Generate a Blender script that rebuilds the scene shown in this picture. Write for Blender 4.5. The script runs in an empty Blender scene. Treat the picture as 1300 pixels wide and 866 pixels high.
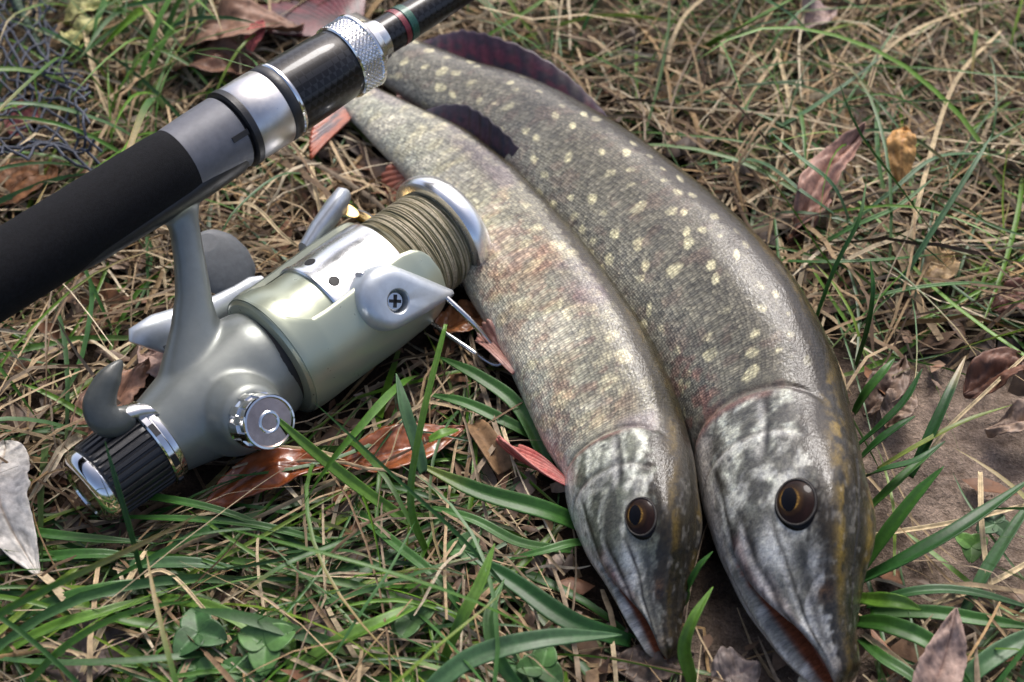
import bpy, bmesh, math, random
import numpy as np
from mathutils import Vector, Matrix

# ------------------------------------------------------------------ camera
scene = bpy.context.scene
rad = math.radians
PITCH, DIST, LENS = rad(48), 0.60, 50.0
CAM = np.array([0, -DIST * math.cos(PITCH), DIST * math.sin(PITCH)])
cd = bpy.data.cameras.new('camera')
cam = bpy.data.objects.new('camera', cd)
scene.collection.objects.link(cam)
cam.location = CAM
cam.rotation_euler = (rad(90) - PITCH, 0, 0)
cd.lens = LENS
cd.sensor_width = 36.0
cd.clip_start = 0.01
cd.clip_end = 500
cd.dof.use_dof = True
cd.dof.focus_distance = 0.545
cd.dof.aperture_fstop = 10.0
scene.camera = cam
# ------------------------------------------------------------------ sky, sun, exposure
SUN_AZ, SUN_EL = rad(14), rad(52)          # azimuth from +Y towards +X
w = bpy.data.worlds.new('World')
scene.world = w
w.use_nodes = True
nt = w.node_tree
bg = nt.nodes['Background']
sky = nt.nodes.new('ShaderNodeTexSky')
sky.sky_type = 'NISHITA'
sky.sun_disc = False
sky.sun_elevation = SUN_EL
sky.sun_rotation = SUN_AZ
sky.air_density = 0.5
sky.dust_density = 4.0
sky.ozone_density = 0.5
nt.links.new(sky.outputs[0], bg.inputs[0])
bg.inputs[1].default_value = 0.15
sl = bpy.data.lights.new('sun', 'SUN')
sl.energy = 1.25
sl.angle = rad(20)
sl.color = (1.0, 0.99, 0.98)
sun = bpy.data.objects.new('sun', sl)
scene.collection.objects.link(sun)
sd = Vector((math.sin(SUN_AZ) * math.cos(SUN_EL), math.cos(SUN_AZ) * math.cos(SUN_EL), math.sin(SUN_EL)))
sun.rotation_euler = sd.to_track_quat('Z', 'Y').to_euler()
scene.view_settings.view_transform = 'Standard'
scene.view_settings.look = 'None'
scene.view_settings.gamma = 1
scene.view_settings.exposure = 0.88

# ------------------------------------------------------------------ helpers
rng = np.random.default_rng(11)
random.seed(5)
COL = scene.collection
PW, PH = 1300, 866
FPX = LENS / 36 * PW
CR = np.array([1., 0, 0])
CU = np.array([0, math.sin(PITCH), math.cos(PITCH)])
CF = np.array([0, math.cos(PITCH), -math.sin(PITCH)])


def at(x, y, z=0.0):
    """photo pixel -> point of the scene at height z (metres)"""
    d = CF + CR * (x - PW / 2) / FPX - CU * (y - PH / 2) / FPX
    return CAM + d * ((z - CAM[2]) / d[2])


def project(P):
    d = P - CAM
    z = d @ CF
    return np.stack([PW / 2 + FPX * (d @ CR) / z, PH / 2 - FPX * (d @ CU) / z], -1)


def hash3(i, j, k, seed):
    n = (i.astype(np.int64) * 374761393 + j.astype(np.int64) * 668265263 + k.astype(np.int64) * 2147483647 + seed * 974711) & 0x7fffffff
    n = ((n ^ (n >> 13)) * 1274126177) & 0x7fffffff
    n = ((n ^ (n >> 15)) * 2246822519) & 0x7fffffff
    return ((n ^ (n >> 14)) & 0xffffff) / float(0xffffff)


def vnoise(P, seed=0):
    P = np.asarray(P, float)
    if P.shape[-1] == 2:
        P = np.concatenate([P, np.zeros(P.shape[:-1] + (1,))], -1)
    b = np.floor(P)
    f = P - b
    f = f * f * (3 - 2 * f)
    b = b.astype(np.int64)
    out = 0
    for dx in (0, 1):
        for dy in (0, 1):
            for dz in (0, 1):
                wgt = (f[..., 0] if dx else 1 - f[..., 0]) * (f[..., 1] if dy else 1 - f[..., 1]) * (f[..., 2] if dz else 1 - f[..., 2])
                out = out + wgt * hash3(b[..., 0] + dx, b[..., 1] + dy, b[..., 2] + dz, seed)
    return out


def fbm(P, seed=0, oct=4):
    s, a, t = 0, .5, 0
    for o in range(oct):
        s = s + a * vnoise(np.asarray(P) * 2 ** o, seed + o * 17)
        t += a
        a *= .5
    return s / t


def sstep(a, b, x):
    t = np.clip((x - a) / (b - a), 0, 1)
    return t * t * (3 - 2 * t)


def mixc(a, b, m):
    return a * (1 - m[..., None]) + np.asarray(b) * m[..., None]


def mesh_np(name, V, F, mat, parent=None, smooth=True, col=None, uv=None, sharp=None):
    """F: (n,4) or (n,3) integer array or list of faces"""
    me = bpy.data.meshes.new(name)
    V = np.asarray(V, np.float32).reshape(-1, 3)
    if isinstance(F, np.ndarray):
        n, k = F.shape
        me.vertices.add(len(V))
        me.vertices.foreach_set('co', V.ravel())
        me.loops.add(n * k)
        me.loops.foreach_set('vertex_index', F.astype(np.int32).ravel())
        me.polygons.add(n)
        me.polygons.foreach_set('loop_start', np.arange(0, n * k, k, dtype=np.int32))
        me.update(calc_edges=True)
        me.validate()
    else:
        me.from_pydata(V.tolist(), [], F)
        me.update()
    if smooth:
        me.polygons.foreach_set('use_smooth', np.ones(len(me.polygons), bool))
        if sharp is not None:
            me.set_sharp_from_angle(angle=rad(sharp))
    if col is not None:
        a = me.attributes.new('Col', 'FLOAT_COLOR', 'POINT')
        c = np.ones((len(V), 4), np.float32)
        c[:, :col.shape[1]] = col
        a.data.foreach_set('color', c.ravel())
    if uv is not None:
        a = me.attributes.new('suv', 'FLOAT_VECTOR', 'POINT')
        a.data.foreach_set('vector', np.asarray(uv, np.float32).ravel())
    me.materials.append(mat)
    o = bpy.data.objects.new(name, me)
    COL.objects.link(o)
    o.parent = parent
    return o


def empty(name, M=None):
    o = bpy.data.objects.new(name, None)
    o.empty_display_size = 0.02
    COL.objects.link(o)
    if M is not None:
        o.matrix_world = M
    return o


def tag(o, label, cat=None, group=None, kind=None):
    o['label'] = label
    if cat:
        o['category'] = cat
    if group:
        o['group'] = group
    if kind:
        o['kind'] = kind
    return o


def grid_faces(nu, nv, wrapu=False, wrapv=False, off=0):
    iu = np.arange(nu if wrapu else nu - 1)
    iv = np.arange(nv if wrapv else nv - 1)
    a, b = np.meshgrid(iu, iv, indexing='ij')
    a2, b2 = (a + 1) % nu, (b + 1) % nv
    return np.stack([a * nv + b, a2 * nv + b, a2 * nv + b2, a * nv + b2], -1).reshape(-1, 4) + off


def sheet(name, G, thick, mat, parent=None, col=None, uv=None):
    """closed thin solid from a grid of points G (nu,nv,3)"""
    nu, nv = G.shape[:2]
    du = np.gradient(G, axis=0)
    dv = np.gradient(G, axis=1)
    N = np.cross(du, dv)
    N /= np.linalg.norm(N, axis=-1, keepdims=True) + 1e-12
    A = (G + N * thick / 2).reshape(-1, 3)
    B = (G - N * thick / 2).reshape(-1, 3)
    n = nu * nv
    F = grid_faces(nu, nv)
    rim = [i * nv for i in range(nu)] + [(nu - 1) * nv + j for j in range(1, nv)] + [i * nv + nv - 1 for i in range(nu - 2, -1, -1)] + [j for j in range(nv - 2, 0, -1)]
    rim = np.array(rim)
    r2 = np.roll(rim, -1)
    S = np.stack([rim, rim + n, r2 + n, r2], -1)
    V = np.concatenate([A, B])
    c2 = None if col is None else np.concatenate([col.reshape(n, -1)] * 2)
    u2 = None if uv is None else np.concatenate([uv.reshape(n, 3)] * 2)
    return mesh_np(name, V, np.concatenate([F, F[:, ::-1] + n, S]), mat, parent, col=c2, uv=u2)


def lathe(name, prof, mat, parent, axis='X', centre=(0, 0, 0), n=64, sharp=35, rmod=None, make=True):
    """prof: list of (axial, radius) in mm; closed where radius is 0"""
    ph = np.linspace(0, 2 * math.pi, n, endpoint=False)
    V = []
    for (x, r) in prof:
        rr = r * np.ones(n) if rmod is None else rmod(x, r, ph)
        a, b = rr * np.cos(ph), rr * np.sin(ph)
        xx = np.full(n, x)
        V.append(np.stack({'X': [xx, a, b], 'Y': [b, xx, a], 'Z': [a, b, xx]}[axis], -1))
    V = (np.array(V).reshape(-1, 3) + np.array(centre)) * .001
    F = grid_faces(len(prof), n, wrapv=True)[:, ::-1]
    if not make:
        return V, F
    return mesh_np(name, V, F, mat, parent, sharp=sharp)


def tube_np(path, r, n=8, cap=True):
    path = np.asarray(path, float)
    T = np.gradient(path, axis=0)
    T /= np.linalg.norm(T, axis=1)[:, None] + 1e-12
    up = np.array([0, 0, 1.]) if abs(T[0][2]) < .9 else np.array([1., 0, 0])
    V = []
    A = np.cross(up, T[0])
    A /= np.linalg.norm(A)
    rr = np.broadcast_to(np.asarray(r, float), (len(path),))
    ph = np.linspace(0, 2 * math.pi, n, endpoint=False)
    for i in range(len(path)):
        A = A - T[i] * (A @ T[i])
        A /= np.linalg.norm(A)
        B = np.cross(T[i], A)
        V.append(path[i] + rr[i] * (np.outer(np.cos(ph), A) + np.outer(np.sin(ph), B)))
    V = np.array(V).reshape(-1, 3)
    F = grid_faces(len(path), n, wrapv=True)
    if cap:
        k = len(V)
        V = np.concatenate([V, path[:1], path[-1:]])
        j = np.arange(n)
        j2 = (j + 1) % n
        F = np.concatenate([F, np.stack([j, np.full(n, k), np.full(n, k), j2], -1)[:, [0, 1, 3, 3]], np.stack([j + k - n, j2 + k - n, np.full(n, k + 1), np.full(n, k + 1)], -1)])
        F = [tuple(dict.fromkeys(f)) for f in F.tolist()]
        F = [f for f in F if len(f) > 2]
    return V, F


def catmull(P, n):
    P = np.asarray(P, float)
    m = len(P)
    Q = np.concatenate([[2 * P[0] - P[1]], P, [2 * P[-1] - P[-2]]])
    t = np.linspace(0, m - 1 - 1e-9, n)
    i = np.floor(t).astype(int)
    f = (t - i)[:, None]
    a, b, c, d = Q[i], Q[i + 1], Q[i + 2], Q[i + 3]
    return .5 * ((2 * b) + (-a + c) * f + (2 * a - 5 * b + 4 * c - d) * f ** 2 + (-a + 3 * b - 3 * c + d) * f ** 3)


# ------------------------------------------------------------------ materials
class NT:
    def __init__(s, name):
        s.m = bpy.data.materials.new(name)
        s.m.use_nodes = True
        s.t = s.m.node_tree
        s.p = s.t.nodes['Principled BSDF']

    def n(s, typ, **k):
        nd = s.t.nodes.new(typ)
        for a, v in k.items():
            setattr(nd, a, v)
        return nd

    def l(s, a, b):
        s.t.links.new(a, b)

    def set(s, **k):
        for a, v in k.items():
            s.p.inputs[a.replace('_', ' ')].default_value = v
        return s

    def noise(s, scale, detail=4, rough=.55, vec=None):
        nd = s.n('ShaderNodeTexNoise')
        nd.inputs['Scale'].default_value = scale
        nd.inputs['Detail'].default_value = detail
        nd.inputs['Roughness'].default_value = rough
        if vec is not None:
            s.l(vec, nd.inputs['Vector'])
        return nd.outputs['Fac']

    def obj(s):
        return s.n('ShaderNodeTexCoord').outputs['Object']

    def ramp(s, fac, stops):
        r = s.n('ShaderNodeValToRGB')
        el = r.color_ramp.elements
        while len(el) < len(stops):
            el.new(.5)
        for e, (p, c) in zip(el, stops):
            e.position = p
            e.color = tuple(c) + (1,) if len(c) == 3 else c
        s.l(fac, r.inputs[0])
        return r.outputs[0]

    def math(s, op, a, b=None, c=None):
        nd = s.n('ShaderNodeMath', operation=op)
        for i, v in enumerate((a, b, c)):
            if v is None:
                continue
            if isinstance(v, (int, float)):
                nd.inputs[i].default_value = v
            else:
                s.l(v, nd.inputs[i])
        return nd.outputs[0]

    def mix(s, fac, a, b, mode='MIX'):
        nd = s.n('ShaderNodeMix', data_type='RGBA', blend_type=mode)
        for i, v in ((0, fac), (6, a), (7, b)):
            if isinstance(v, (int, float)):
                nd.inputs[i].default_value = v
            elif isinstance(v, tuple):
                nd.inputs[i].default_value = v + (1,) if len(v) == 3 else v
            else:
                s.l(v, nd.inputs[i])
        return nd.outputs[2]

    def attr(s, name):
        return s.n('ShaderNodeAttribute', attribute_name=name)

    def bump(s, h, strength, dist=.001, normal=None):
        b = s.n('ShaderNodeBump')
        b.inputs['Strength'].default_value = strength
        b.inputs['Distance'].default_value = dist
        s.l(h, b.inputs['Height'])
        if normal is not None:
            s.l(normal, b.inputs['Normal'])
        s.l(b.outputs[0], s.p.inputs['Normal'])
        return b.outputs[0]


def simple(name, c, rough=.5, metal=0, var=.12, scale=120, bump=0, bscale=900, coat=0, bdist=.0005):
    k = NT(name)
    k.set(Roughness=rough, Metallic=metal, Coat_Weight=coat)
    o = k.obj()
    f = k.noise(scale, 4, .6, o)
    lo = tuple(max(0, v * (1 - var * 1.6)) for v in c)
    hi = tuple(min(1, v * (1 + var)) for v in c)
    k.l(k.ramp(f, [(.3, lo), (.7, hi)]), k.p.inputs['Base Color'])
    r = k.math('MULTIPLY_ADD', k.noise(scale * 3, 3, .6, o), .25, rough - .12)
    k.l(r, k.p.inputs['Roughness'])
    if bump:
        k.bump(k.noise(bscale, 3, .6, o), bump, bdist)
    return k.m


def colmat(name, rough=.5, spec=.5, sss=0, nscale=600, nvar=.25, trans=0, coat=0, bump=.25):
    """colour comes from the Col attribute, broken up with fine noise"""
    k = NT(name)
    a = k.attr('Col').outputs['Color']
    o = k.obj()
    f = k.noise(nscale, 3, .6, o)
    g = k.ramp(f, [(.25, (1 - nvar,) * 3), (.75, (1 + nvar,) * 3)])
    c = k.mix(1.0, a, g, 'MULTIPLY')
    k.l(c, k.p.inputs['Base Color'])
    k.set(Roughness=rough, Coat_Weight=coat, Coat_Roughness=.15)
    k.p.inputs['Specular IOR Level'].default_value = spec
    if bump:
        k.bump(f, bump, .0006)
    if trans:
        tr = k.n('ShaderNodeBsdfTranslucent')
        k.l(c, tr.inputs[0])
        mx = k.n('ShaderNodeMixShader')
        mx.inputs[0].default_value = trans
        k.l(k.p.outputs[0], mx.inputs[1])
        k.l(tr.outputs[0], mx.inputs[2])
        out = k.t.nodes['Material Output']
        k.l(mx.outputs[0], out.inputs[0])
    return k.m


M = {}
# soil
k = NT('soil')
o = k.obj()
f1 = k.noise(9, 5, .6, o)
f2 = k.noise(160, 5, .65, o)
f3 = k.noise(900, 4, .6, o)
a = k.attr('Col').outputs['Color']
sp = k.ramp(f2, [(.3, (.55, .5, .46)), (.55, (1., .97, .93)), (.75, (1.5, 1.42, 1.36))])
c = k.mix(1.0, a, sp, 'MULTIPLY')
c = k.mix(.7, c, k.ramp(f3, [(.35, (.6, .6, .6)), (.65, (1.3, 1.3, 1.3))]), 'MULTIPLY')
k.l(c, k.p.inputs['Base Color'])
k.set(Roughness=.95)
k.p.inputs['Specular IOR Level'].default_value = .15
b1 = k.bump(f2, .9, .004)
k.bump(f3, .7, .0012, b1)
M['soil'] = k.m
M['grass'] = colmat('grass_blade_green', rough=.42, spec=.45, nscale=500, nvar=.22, trans=.22, bump=.15)
M['straw'] = colmat('dry_straw', rough=.7, spec=.25, nscale=420, nvar=.38, bump=.35)
M['deadleaf'] = colmat('dead_leaf', rough=.55, spec=.4, nscale=260, nvar=.4, bump=.5)
M['wetleaf'] = colmat('wet_dead_leaf', rough=.30, spec=.5, nscale=300, nvar=.25, bump=.3, coat=.35)


def fishmat(name):
    k = NT(name)
    a = k.attr('Col')
    uv = k.attr('suv').outputs['Vector']
    sep = k.n('ShaderNodeSeparateXYZ')
    k.l(uv, sep.inputs[0])
    cmb = k.n('ShaderNodeCombineXYZ')
    k.l(sep.outputs[0], cmb.inputs[0])
    k.l(sep.outputs[1], cmb.inputs[1])
    v2 = cmb.outputs[0]
    sm = sep.outputs[2]                                  # how scaly: 1 on the body, 0 on the head
    vo = k.n('ShaderNodeTexVoronoi', voronoi_dimensions='2D', feature='F1')
    vo.inputs['Scale'].default_value = .78
    vo.inputs['Randomness'].default_value = .42
    k.l(v2, vo.inputs['Vector'])
    d = vo.outputs['Distance']
    cell = vo.outputs['Color']
    cs = k.n('ShaderNodeSeparateColor')
    k.l(cell, cs.inputs[0])
    # colour: pale scale centre, darker rim, each scale slightly its own
    sc = k.ramp(d, [(.0, (1.32, 1.32, 1.28)), (.4, (1.0, 1.0, 1.0)), (.72, (.60, .58, .56))])
    sc = k.mix(1.0, sc, k.ramp(cs.outputs[0], [(0, (.72, .72, .74)), (.7, (1.08, 1.07, 1.05)), (1, (1.4, 1.38, 1.33))]), 'MULTIPLY')
    base = k.mix(sm, a.outputs['Color'], k.mix(1.0, a.outputs['Color'], sc, 'MULTIPLY'))
    fine = k.noise(1.9, 4, .7, v2)
    base = k.mix(1.0, base, k.ramp(fine, [(.30, (.74, .74, .74)), (.5, (1, 1, 1)), (.70, (1.3, 1.29, 1.27))]), 'MULTIPLY')
    grain = k.ramp(k.noise(.75, 5, .75, v2), [(.34, (.62, .62, .60)), (.5, (1, 1, 1)), (.66, (1.4, 1.4, 1.36))])
    base = k.mix(k.math('SUBTRACT', 1.0, sm), base, k.mix(1.0, base, grain, 'MULTIPLY'))
    mid = k.noise(.33, 4, .65, v2)
    base = k.mix(1.0, base, k.ramp(mid, [(.3, (.70, .70, .75)), (.7, (1.28, 1.25, 1.18))]), 'MULTIPLY')
    k.l(base, k.p.inputs['Base Color'])
    # wet slime: broken gloss
    wet = k.noise(.5, 5, .7, v2)
    k.l(k.ramp(wet, [(.35, (.34,) * 3), (.65, (.55,) * 3)]), k.p.inputs['Roughness'])
    k.p.inputs['Specular IOR Level'].default_value = .10
    k.set(Coat_Weight=1.0, Coat_Roughness=.06, Coat_IOR=1.36)
    hs = k.math('MULTIPLY', k.math('SUBTRACT', 1.0, d), sm)
    # every scale tilts a little its own way, so that single scales glint
    geo = k.n('ShaderNodeNewGeometry')
    tl = k.n('ShaderNodeVectorMath', operation='SUBTRACT')
    k.l(cell, tl.inputs[0])
    tl.inputs[1].default_value = (.5, .5, .5)
    ts = k.n('ShaderNodeVectorMath', operation='SCALE')
    k.l(tl.outputs[0], ts.inputs[0])
    k.l(k.math('MULTIPLY', sm, .20), ts.inputs['Scale'])
    ta = k.n('ShaderNodeVectorMath', operation='ADD')
    k.l(ts.outputs[0], ta.inputs[0])
    k.l(geo.outputs['Normal'], ta.inputs[1])
    tn = k.n('ShaderNodeVectorMath', operation='NORMALIZE')
    k.l(ta.outputs[0], tn.inputs[0])
    n1 = k.bump(hs, .5, .0005, tn.outputs[0])
    n2 = k.bump(fine, .30, .0006, n1)
    n3 = k.bump(k.noise(.22, 4, .6, v2), .35, .0030, n2)
    b4 = k.n('ShaderNodeBump')
    b4.inputs['Strength'].default_value = .20
    b4.inputs['Distance'].default_value = .0016
    k.l(k.noise(.8, 3, .65, v2), b4.inputs['Height'])
    k.l(b4.outputs[0], k.p.inputs['Coat Normal'])
    return k.m


M['fish'] = fishmat('pike_skin')
M['fin'] = colmat('pike_fin', rough=.4, spec=.3, nscale=420, nvar=.4, trans=.10, coat=.15, bump=.3)
k = NT('pike_eye')
k.l(k.attr('Col').outputs['Color'], k.p.inputs['Base Color'])
k.set(Roughness=.06)
k.p.inputs['Specular IOR Level'].default_value = .10
M['eye'] = k.m
M['pupil'] = simple('pike_pupil', (.003, .003, .004), .16, 0, 0)
bpy.data.materials['pike_pupil'].node_tree.nodes['Principled BSDF'].inputs['Specular IOR Level'].default_value = .12
M['foam'] = simple('black_foam', (.0045, .005, .0065), .85, 0, .4, 900, .5, 2600, 0, .0004)
bpy.data.materials['black_foam'].node_tree.nodes['Principled BSDF'].inputs['Specular IOR Level'].default_value = .2
M['graphite'] = simple('grey_plastic_seat', (.115, .12, .135), .48, .15, .10, 300, .12, 3000)
M['blackplastic'] = simple('black_plastic', (.012, .013, .015), .42, 0, .2, 200, .15, 1200)
M['satin'] = simple('satin_aluminium', (.60, .59, .58), .33, 1, .06, 200, .08, 3000)
M['chrome'] = simple('bright_chrome', (.78, .78, .77), .10, 1, .04, 200)
M['steel'] = simple('steel_wire', (.55, .56, .56), .22, 1, .05, 300)
M['body'] = simple('grey_green_paint', (.205, .222, .205), .38, .45, .04, 260, .10, 4200, .15, .0002)
M['bodylight'] = simple('light_grey_paint', (.52, .56, .585), .36, .55, .07, 260, .12, 4200, .2, .0002)
M['champ'] = simple('champagne_olive_metal', (.40, .435, .33), .32, .55, .02, 60)
M['skirt'] = simple('spool_silver', (.78, .80, .81), .24, .95, .02, 60)
M['gold'] = simple('brass_roller', (.55, .38, .15), .2, 1, .1, 300)
M['goldface'] = simple('spool_front_olive', (.42, .40, .22), .22, .9, .06, 200, coat=.3)
M['rubber'] = simple('grey_rubber', (.075, .085, .095), .55, 0, .15, 300, .2, 2500)
M['lever'] = simple('dark_lever_plastic', (.07, .076, .068), .42, .1, .12, 300, .15, 3000, .2)
M['dark'] = simple('recess_shade', (.012, .012, .012), .6)  # near-black stands in for the shade inside slots, holes and gaps
M['cap_reflection'] = simple('cap_face_reflection', (.45, .34, .28), .22, 1, .15, 200)  # warm brown mirrored by the chrome face, put into its colour
M['redthread'] = simple('red_thread', (.16, .012, .022), .4, .2, .4, 2000, .4, 2500, .3)
M['greenthread'] = simple('green_thread', (.006, .075, .05), .4, .2, .4, 2000, .4, 2500, .3)
M['net'] = simple('dark_net_twine', (.045, .053, .075), .7, 0, .4, 400, .4, 1200)
M['cord'] = simple('olive_braided_cord', (.05, .085, .05), .8, 0, .4, 500, .5, 900)
# carbon weave
k = NT('carbon_weave')
o = k.obj()
chk = k.n('ShaderNodeTexChecker')
mp = k.n('ShaderNodeMapping')
mp.inputs['Rotation'].default_value = (rad(20), 0, rad(45))
k.l(o, mp.inputs[0])
k.l(mp.outputs[0], chk.inputs['Vector'])
chk.inputs['Scale'].default_value = 420
chk.inputs['Color1'].default_value = (.002, .002, .0025, 1)
chk.inputs['Color2'].default_value = (.014, .015, .017, 1)
k.l(chk.outputs[0], k.p.inputs['Base Color'])
k.set(Roughness=.35, Coat_Weight=.35, Coat_Roughness=.05)
k.p.inputs['Specular IOR Level'].default_value = .2
M['carbon'] = k.m
# braided line on the spool: bands of olive and pale tan that run almost round the axis
k = NT('wound_line')
o = k.obj()
sp_ = k.n('ShaderNodeSeparateXYZ')
k.l(o, sp_.inputs[0])
sk = k.math('ADD', sp_.outputs[0], k.math('MULTIPLY', sp_.outputs[2], .06))
cb = k.n('ShaderNodeCombineXYZ')
k.l(sk, cb.inputs[0])
k.l(k.math('MULTIPLY', sp_.outputs[1], .045), cb.inputs[1])
f = k.noise(950, 3, .7, cb.outputs[0])
cl = k.ramp(f, [(.32, (.030, .027, .014)), (.44, (.13, .12, .06)), (.55, (.30, .26, .15)), (.68, (.62, .53, .37))])
k.l(cl, k.p.inputs['Base Color'])
k.set(Roughness=.5)
k.bump(f, .6, .0005)
M['line'] = k.m

# ------------------------------------------------------------------ ground
def soil_patch(xy):
    c = at(1245, 600)[:2]
    c2 = at(1010, 900)[:2]
    d = np.linalg.norm((xy - c) * [1, .9], axis=-1)
    d2 = np.linalg.norm((xy - c2) * [.8, 1], axis=-1)
    return np.maximum(1 - sstep(.035, .082, d + .03 * (fbm(xy * 40, 3) - .5)), .6 * (1 - sstep(.02, .07, d2)))


def ground_z(xy):
    return .010 * (fbm(xy * 9, 1) - .5) + .006 * (fbm(xy * 45, 2) - .5) + .004 * (fbm(xy * 160, 9, 3) - .5) - .004


inner = np.arange(-.55, .551, .0035)
outer = np.array([.6, .7, .85, 1.1, 1.5, 2.2, 3.5, 6, 12, 30, 80])
gx = np.concatenate([-outer[::-1], inner, outer])
GX, GY = np.meshgrid(gx, gx, indexing='ij')
XY = np.stack([GX, GY], -1)
Z = ground_z(XY) * np.where(np.maximum(abs(GX), abs(GY)) > .58, .5, 1)
pm = soil_patch(XY)
big = fbm(XY * 14, 5)
gc = mixc(np.broadcast_to(np.array([.036, .026, .018]), XY.shape[:2] + (3,)), (.060, .043, .031), sstep(.35, .7, big))
gc = mixc(gc, (.27, .215, .175), pm)
ground = mesh_np('ground', np.concatenate([XY, Z[..., None]], -1), grid_faces(len(gx), len(gx)), M['soil'], col=gc.reshape(-1, 3))
tag(ground, 'dark brown soil under the matted grass, bare and pale beside the larger pike head', kind='structure')

# ------------------------------------------------------------------ the two pike
# stations tail -> snout: x, y, z, half depth (mm), thickness ratio, roll (degrees, back turned up)
BIG = [(-86.0, 208.5, 9.5, 11.0, 0.50, 14), (-73.7, 196.8, 9.6, 11.5, 0.52, 14), (-57.1, 178.6, 11.0, 14.6, 0.57, 15), (-29.7, 153.2, 12.9, 18.2, 0.59, 17),
       (0.1, 126.2, 15.3, 23.4, 0.61, 18), (25.1, 90.5, 18.9, 28.6, 0.62, 19), (48.9, 53.8, 21.3, 31.8, 0.63, 21),
       (68.2, 17.5, 23.7, 34.6, 0.64, 24), (83.6, -15.9, 24.7, 35.3, 0.65, 27), (93.8, -44.0, 23.6, 33.2, 0.67, 29),
       (98.4, -71.4, 22.9, 30.9, 0.69, 35), (98.7, -96.5, 24.9, 30.9, 0.71, 42), (99.8, -118.1, 24.1, 28.1, 0.76, 46),
       (100.8, -134.1, 19.9, 22.3, 0.80, 47), (104.7, -149.5, 14.3, 14.8, 0.92, 48), (109.7, -160.5, 10.2, 9.6, 1.05, 49),
       (111.4, -166.3, 8.0, 7.0, 1.20, 50)]
SMALL = [(-78.0, 152.0, 9.2, 10.6, 0.48, 14), (-69.0, 143.5, 9.6, 11.4, 0.52, 14), (-54.3, 126.1, 11.4, 14.3, 0.57, 15), (-31.8, 99.6, 13.1, 18.7, 0.60, 17),
       (-12.3, 66.9, 14.6, 22.3, 0.61, 18), (2.8, 31.0, 17.3, 26.2, 0.62, 20), (15.7, 2.4, 18.2, 27.2, 0.64, 22),
       (27.3, -25.6, 19.1, 28.0, 0.65, 25), (36.2, -52.0, 19.1, 27.5, 0.66, 28), (42.7, -73.3, 18.1, 25.4, 0.68, 32),
       (44.7, -94.2, 19.4, 25.2, 0.70, 40), (46.6, -112.9, 18.5, 22.1, 0.74, 46), (48.4, -124.6, 14.8, 16.9, 0.79, 47),
       (49.9, -136.7, 10.5, 11.1, 0.90, 48), (51.9, -145.6, 7.9, 7.4, 1.05, 49), (54.2, -153.6, 5.6, 5.2, 1.20, 50)]


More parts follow.
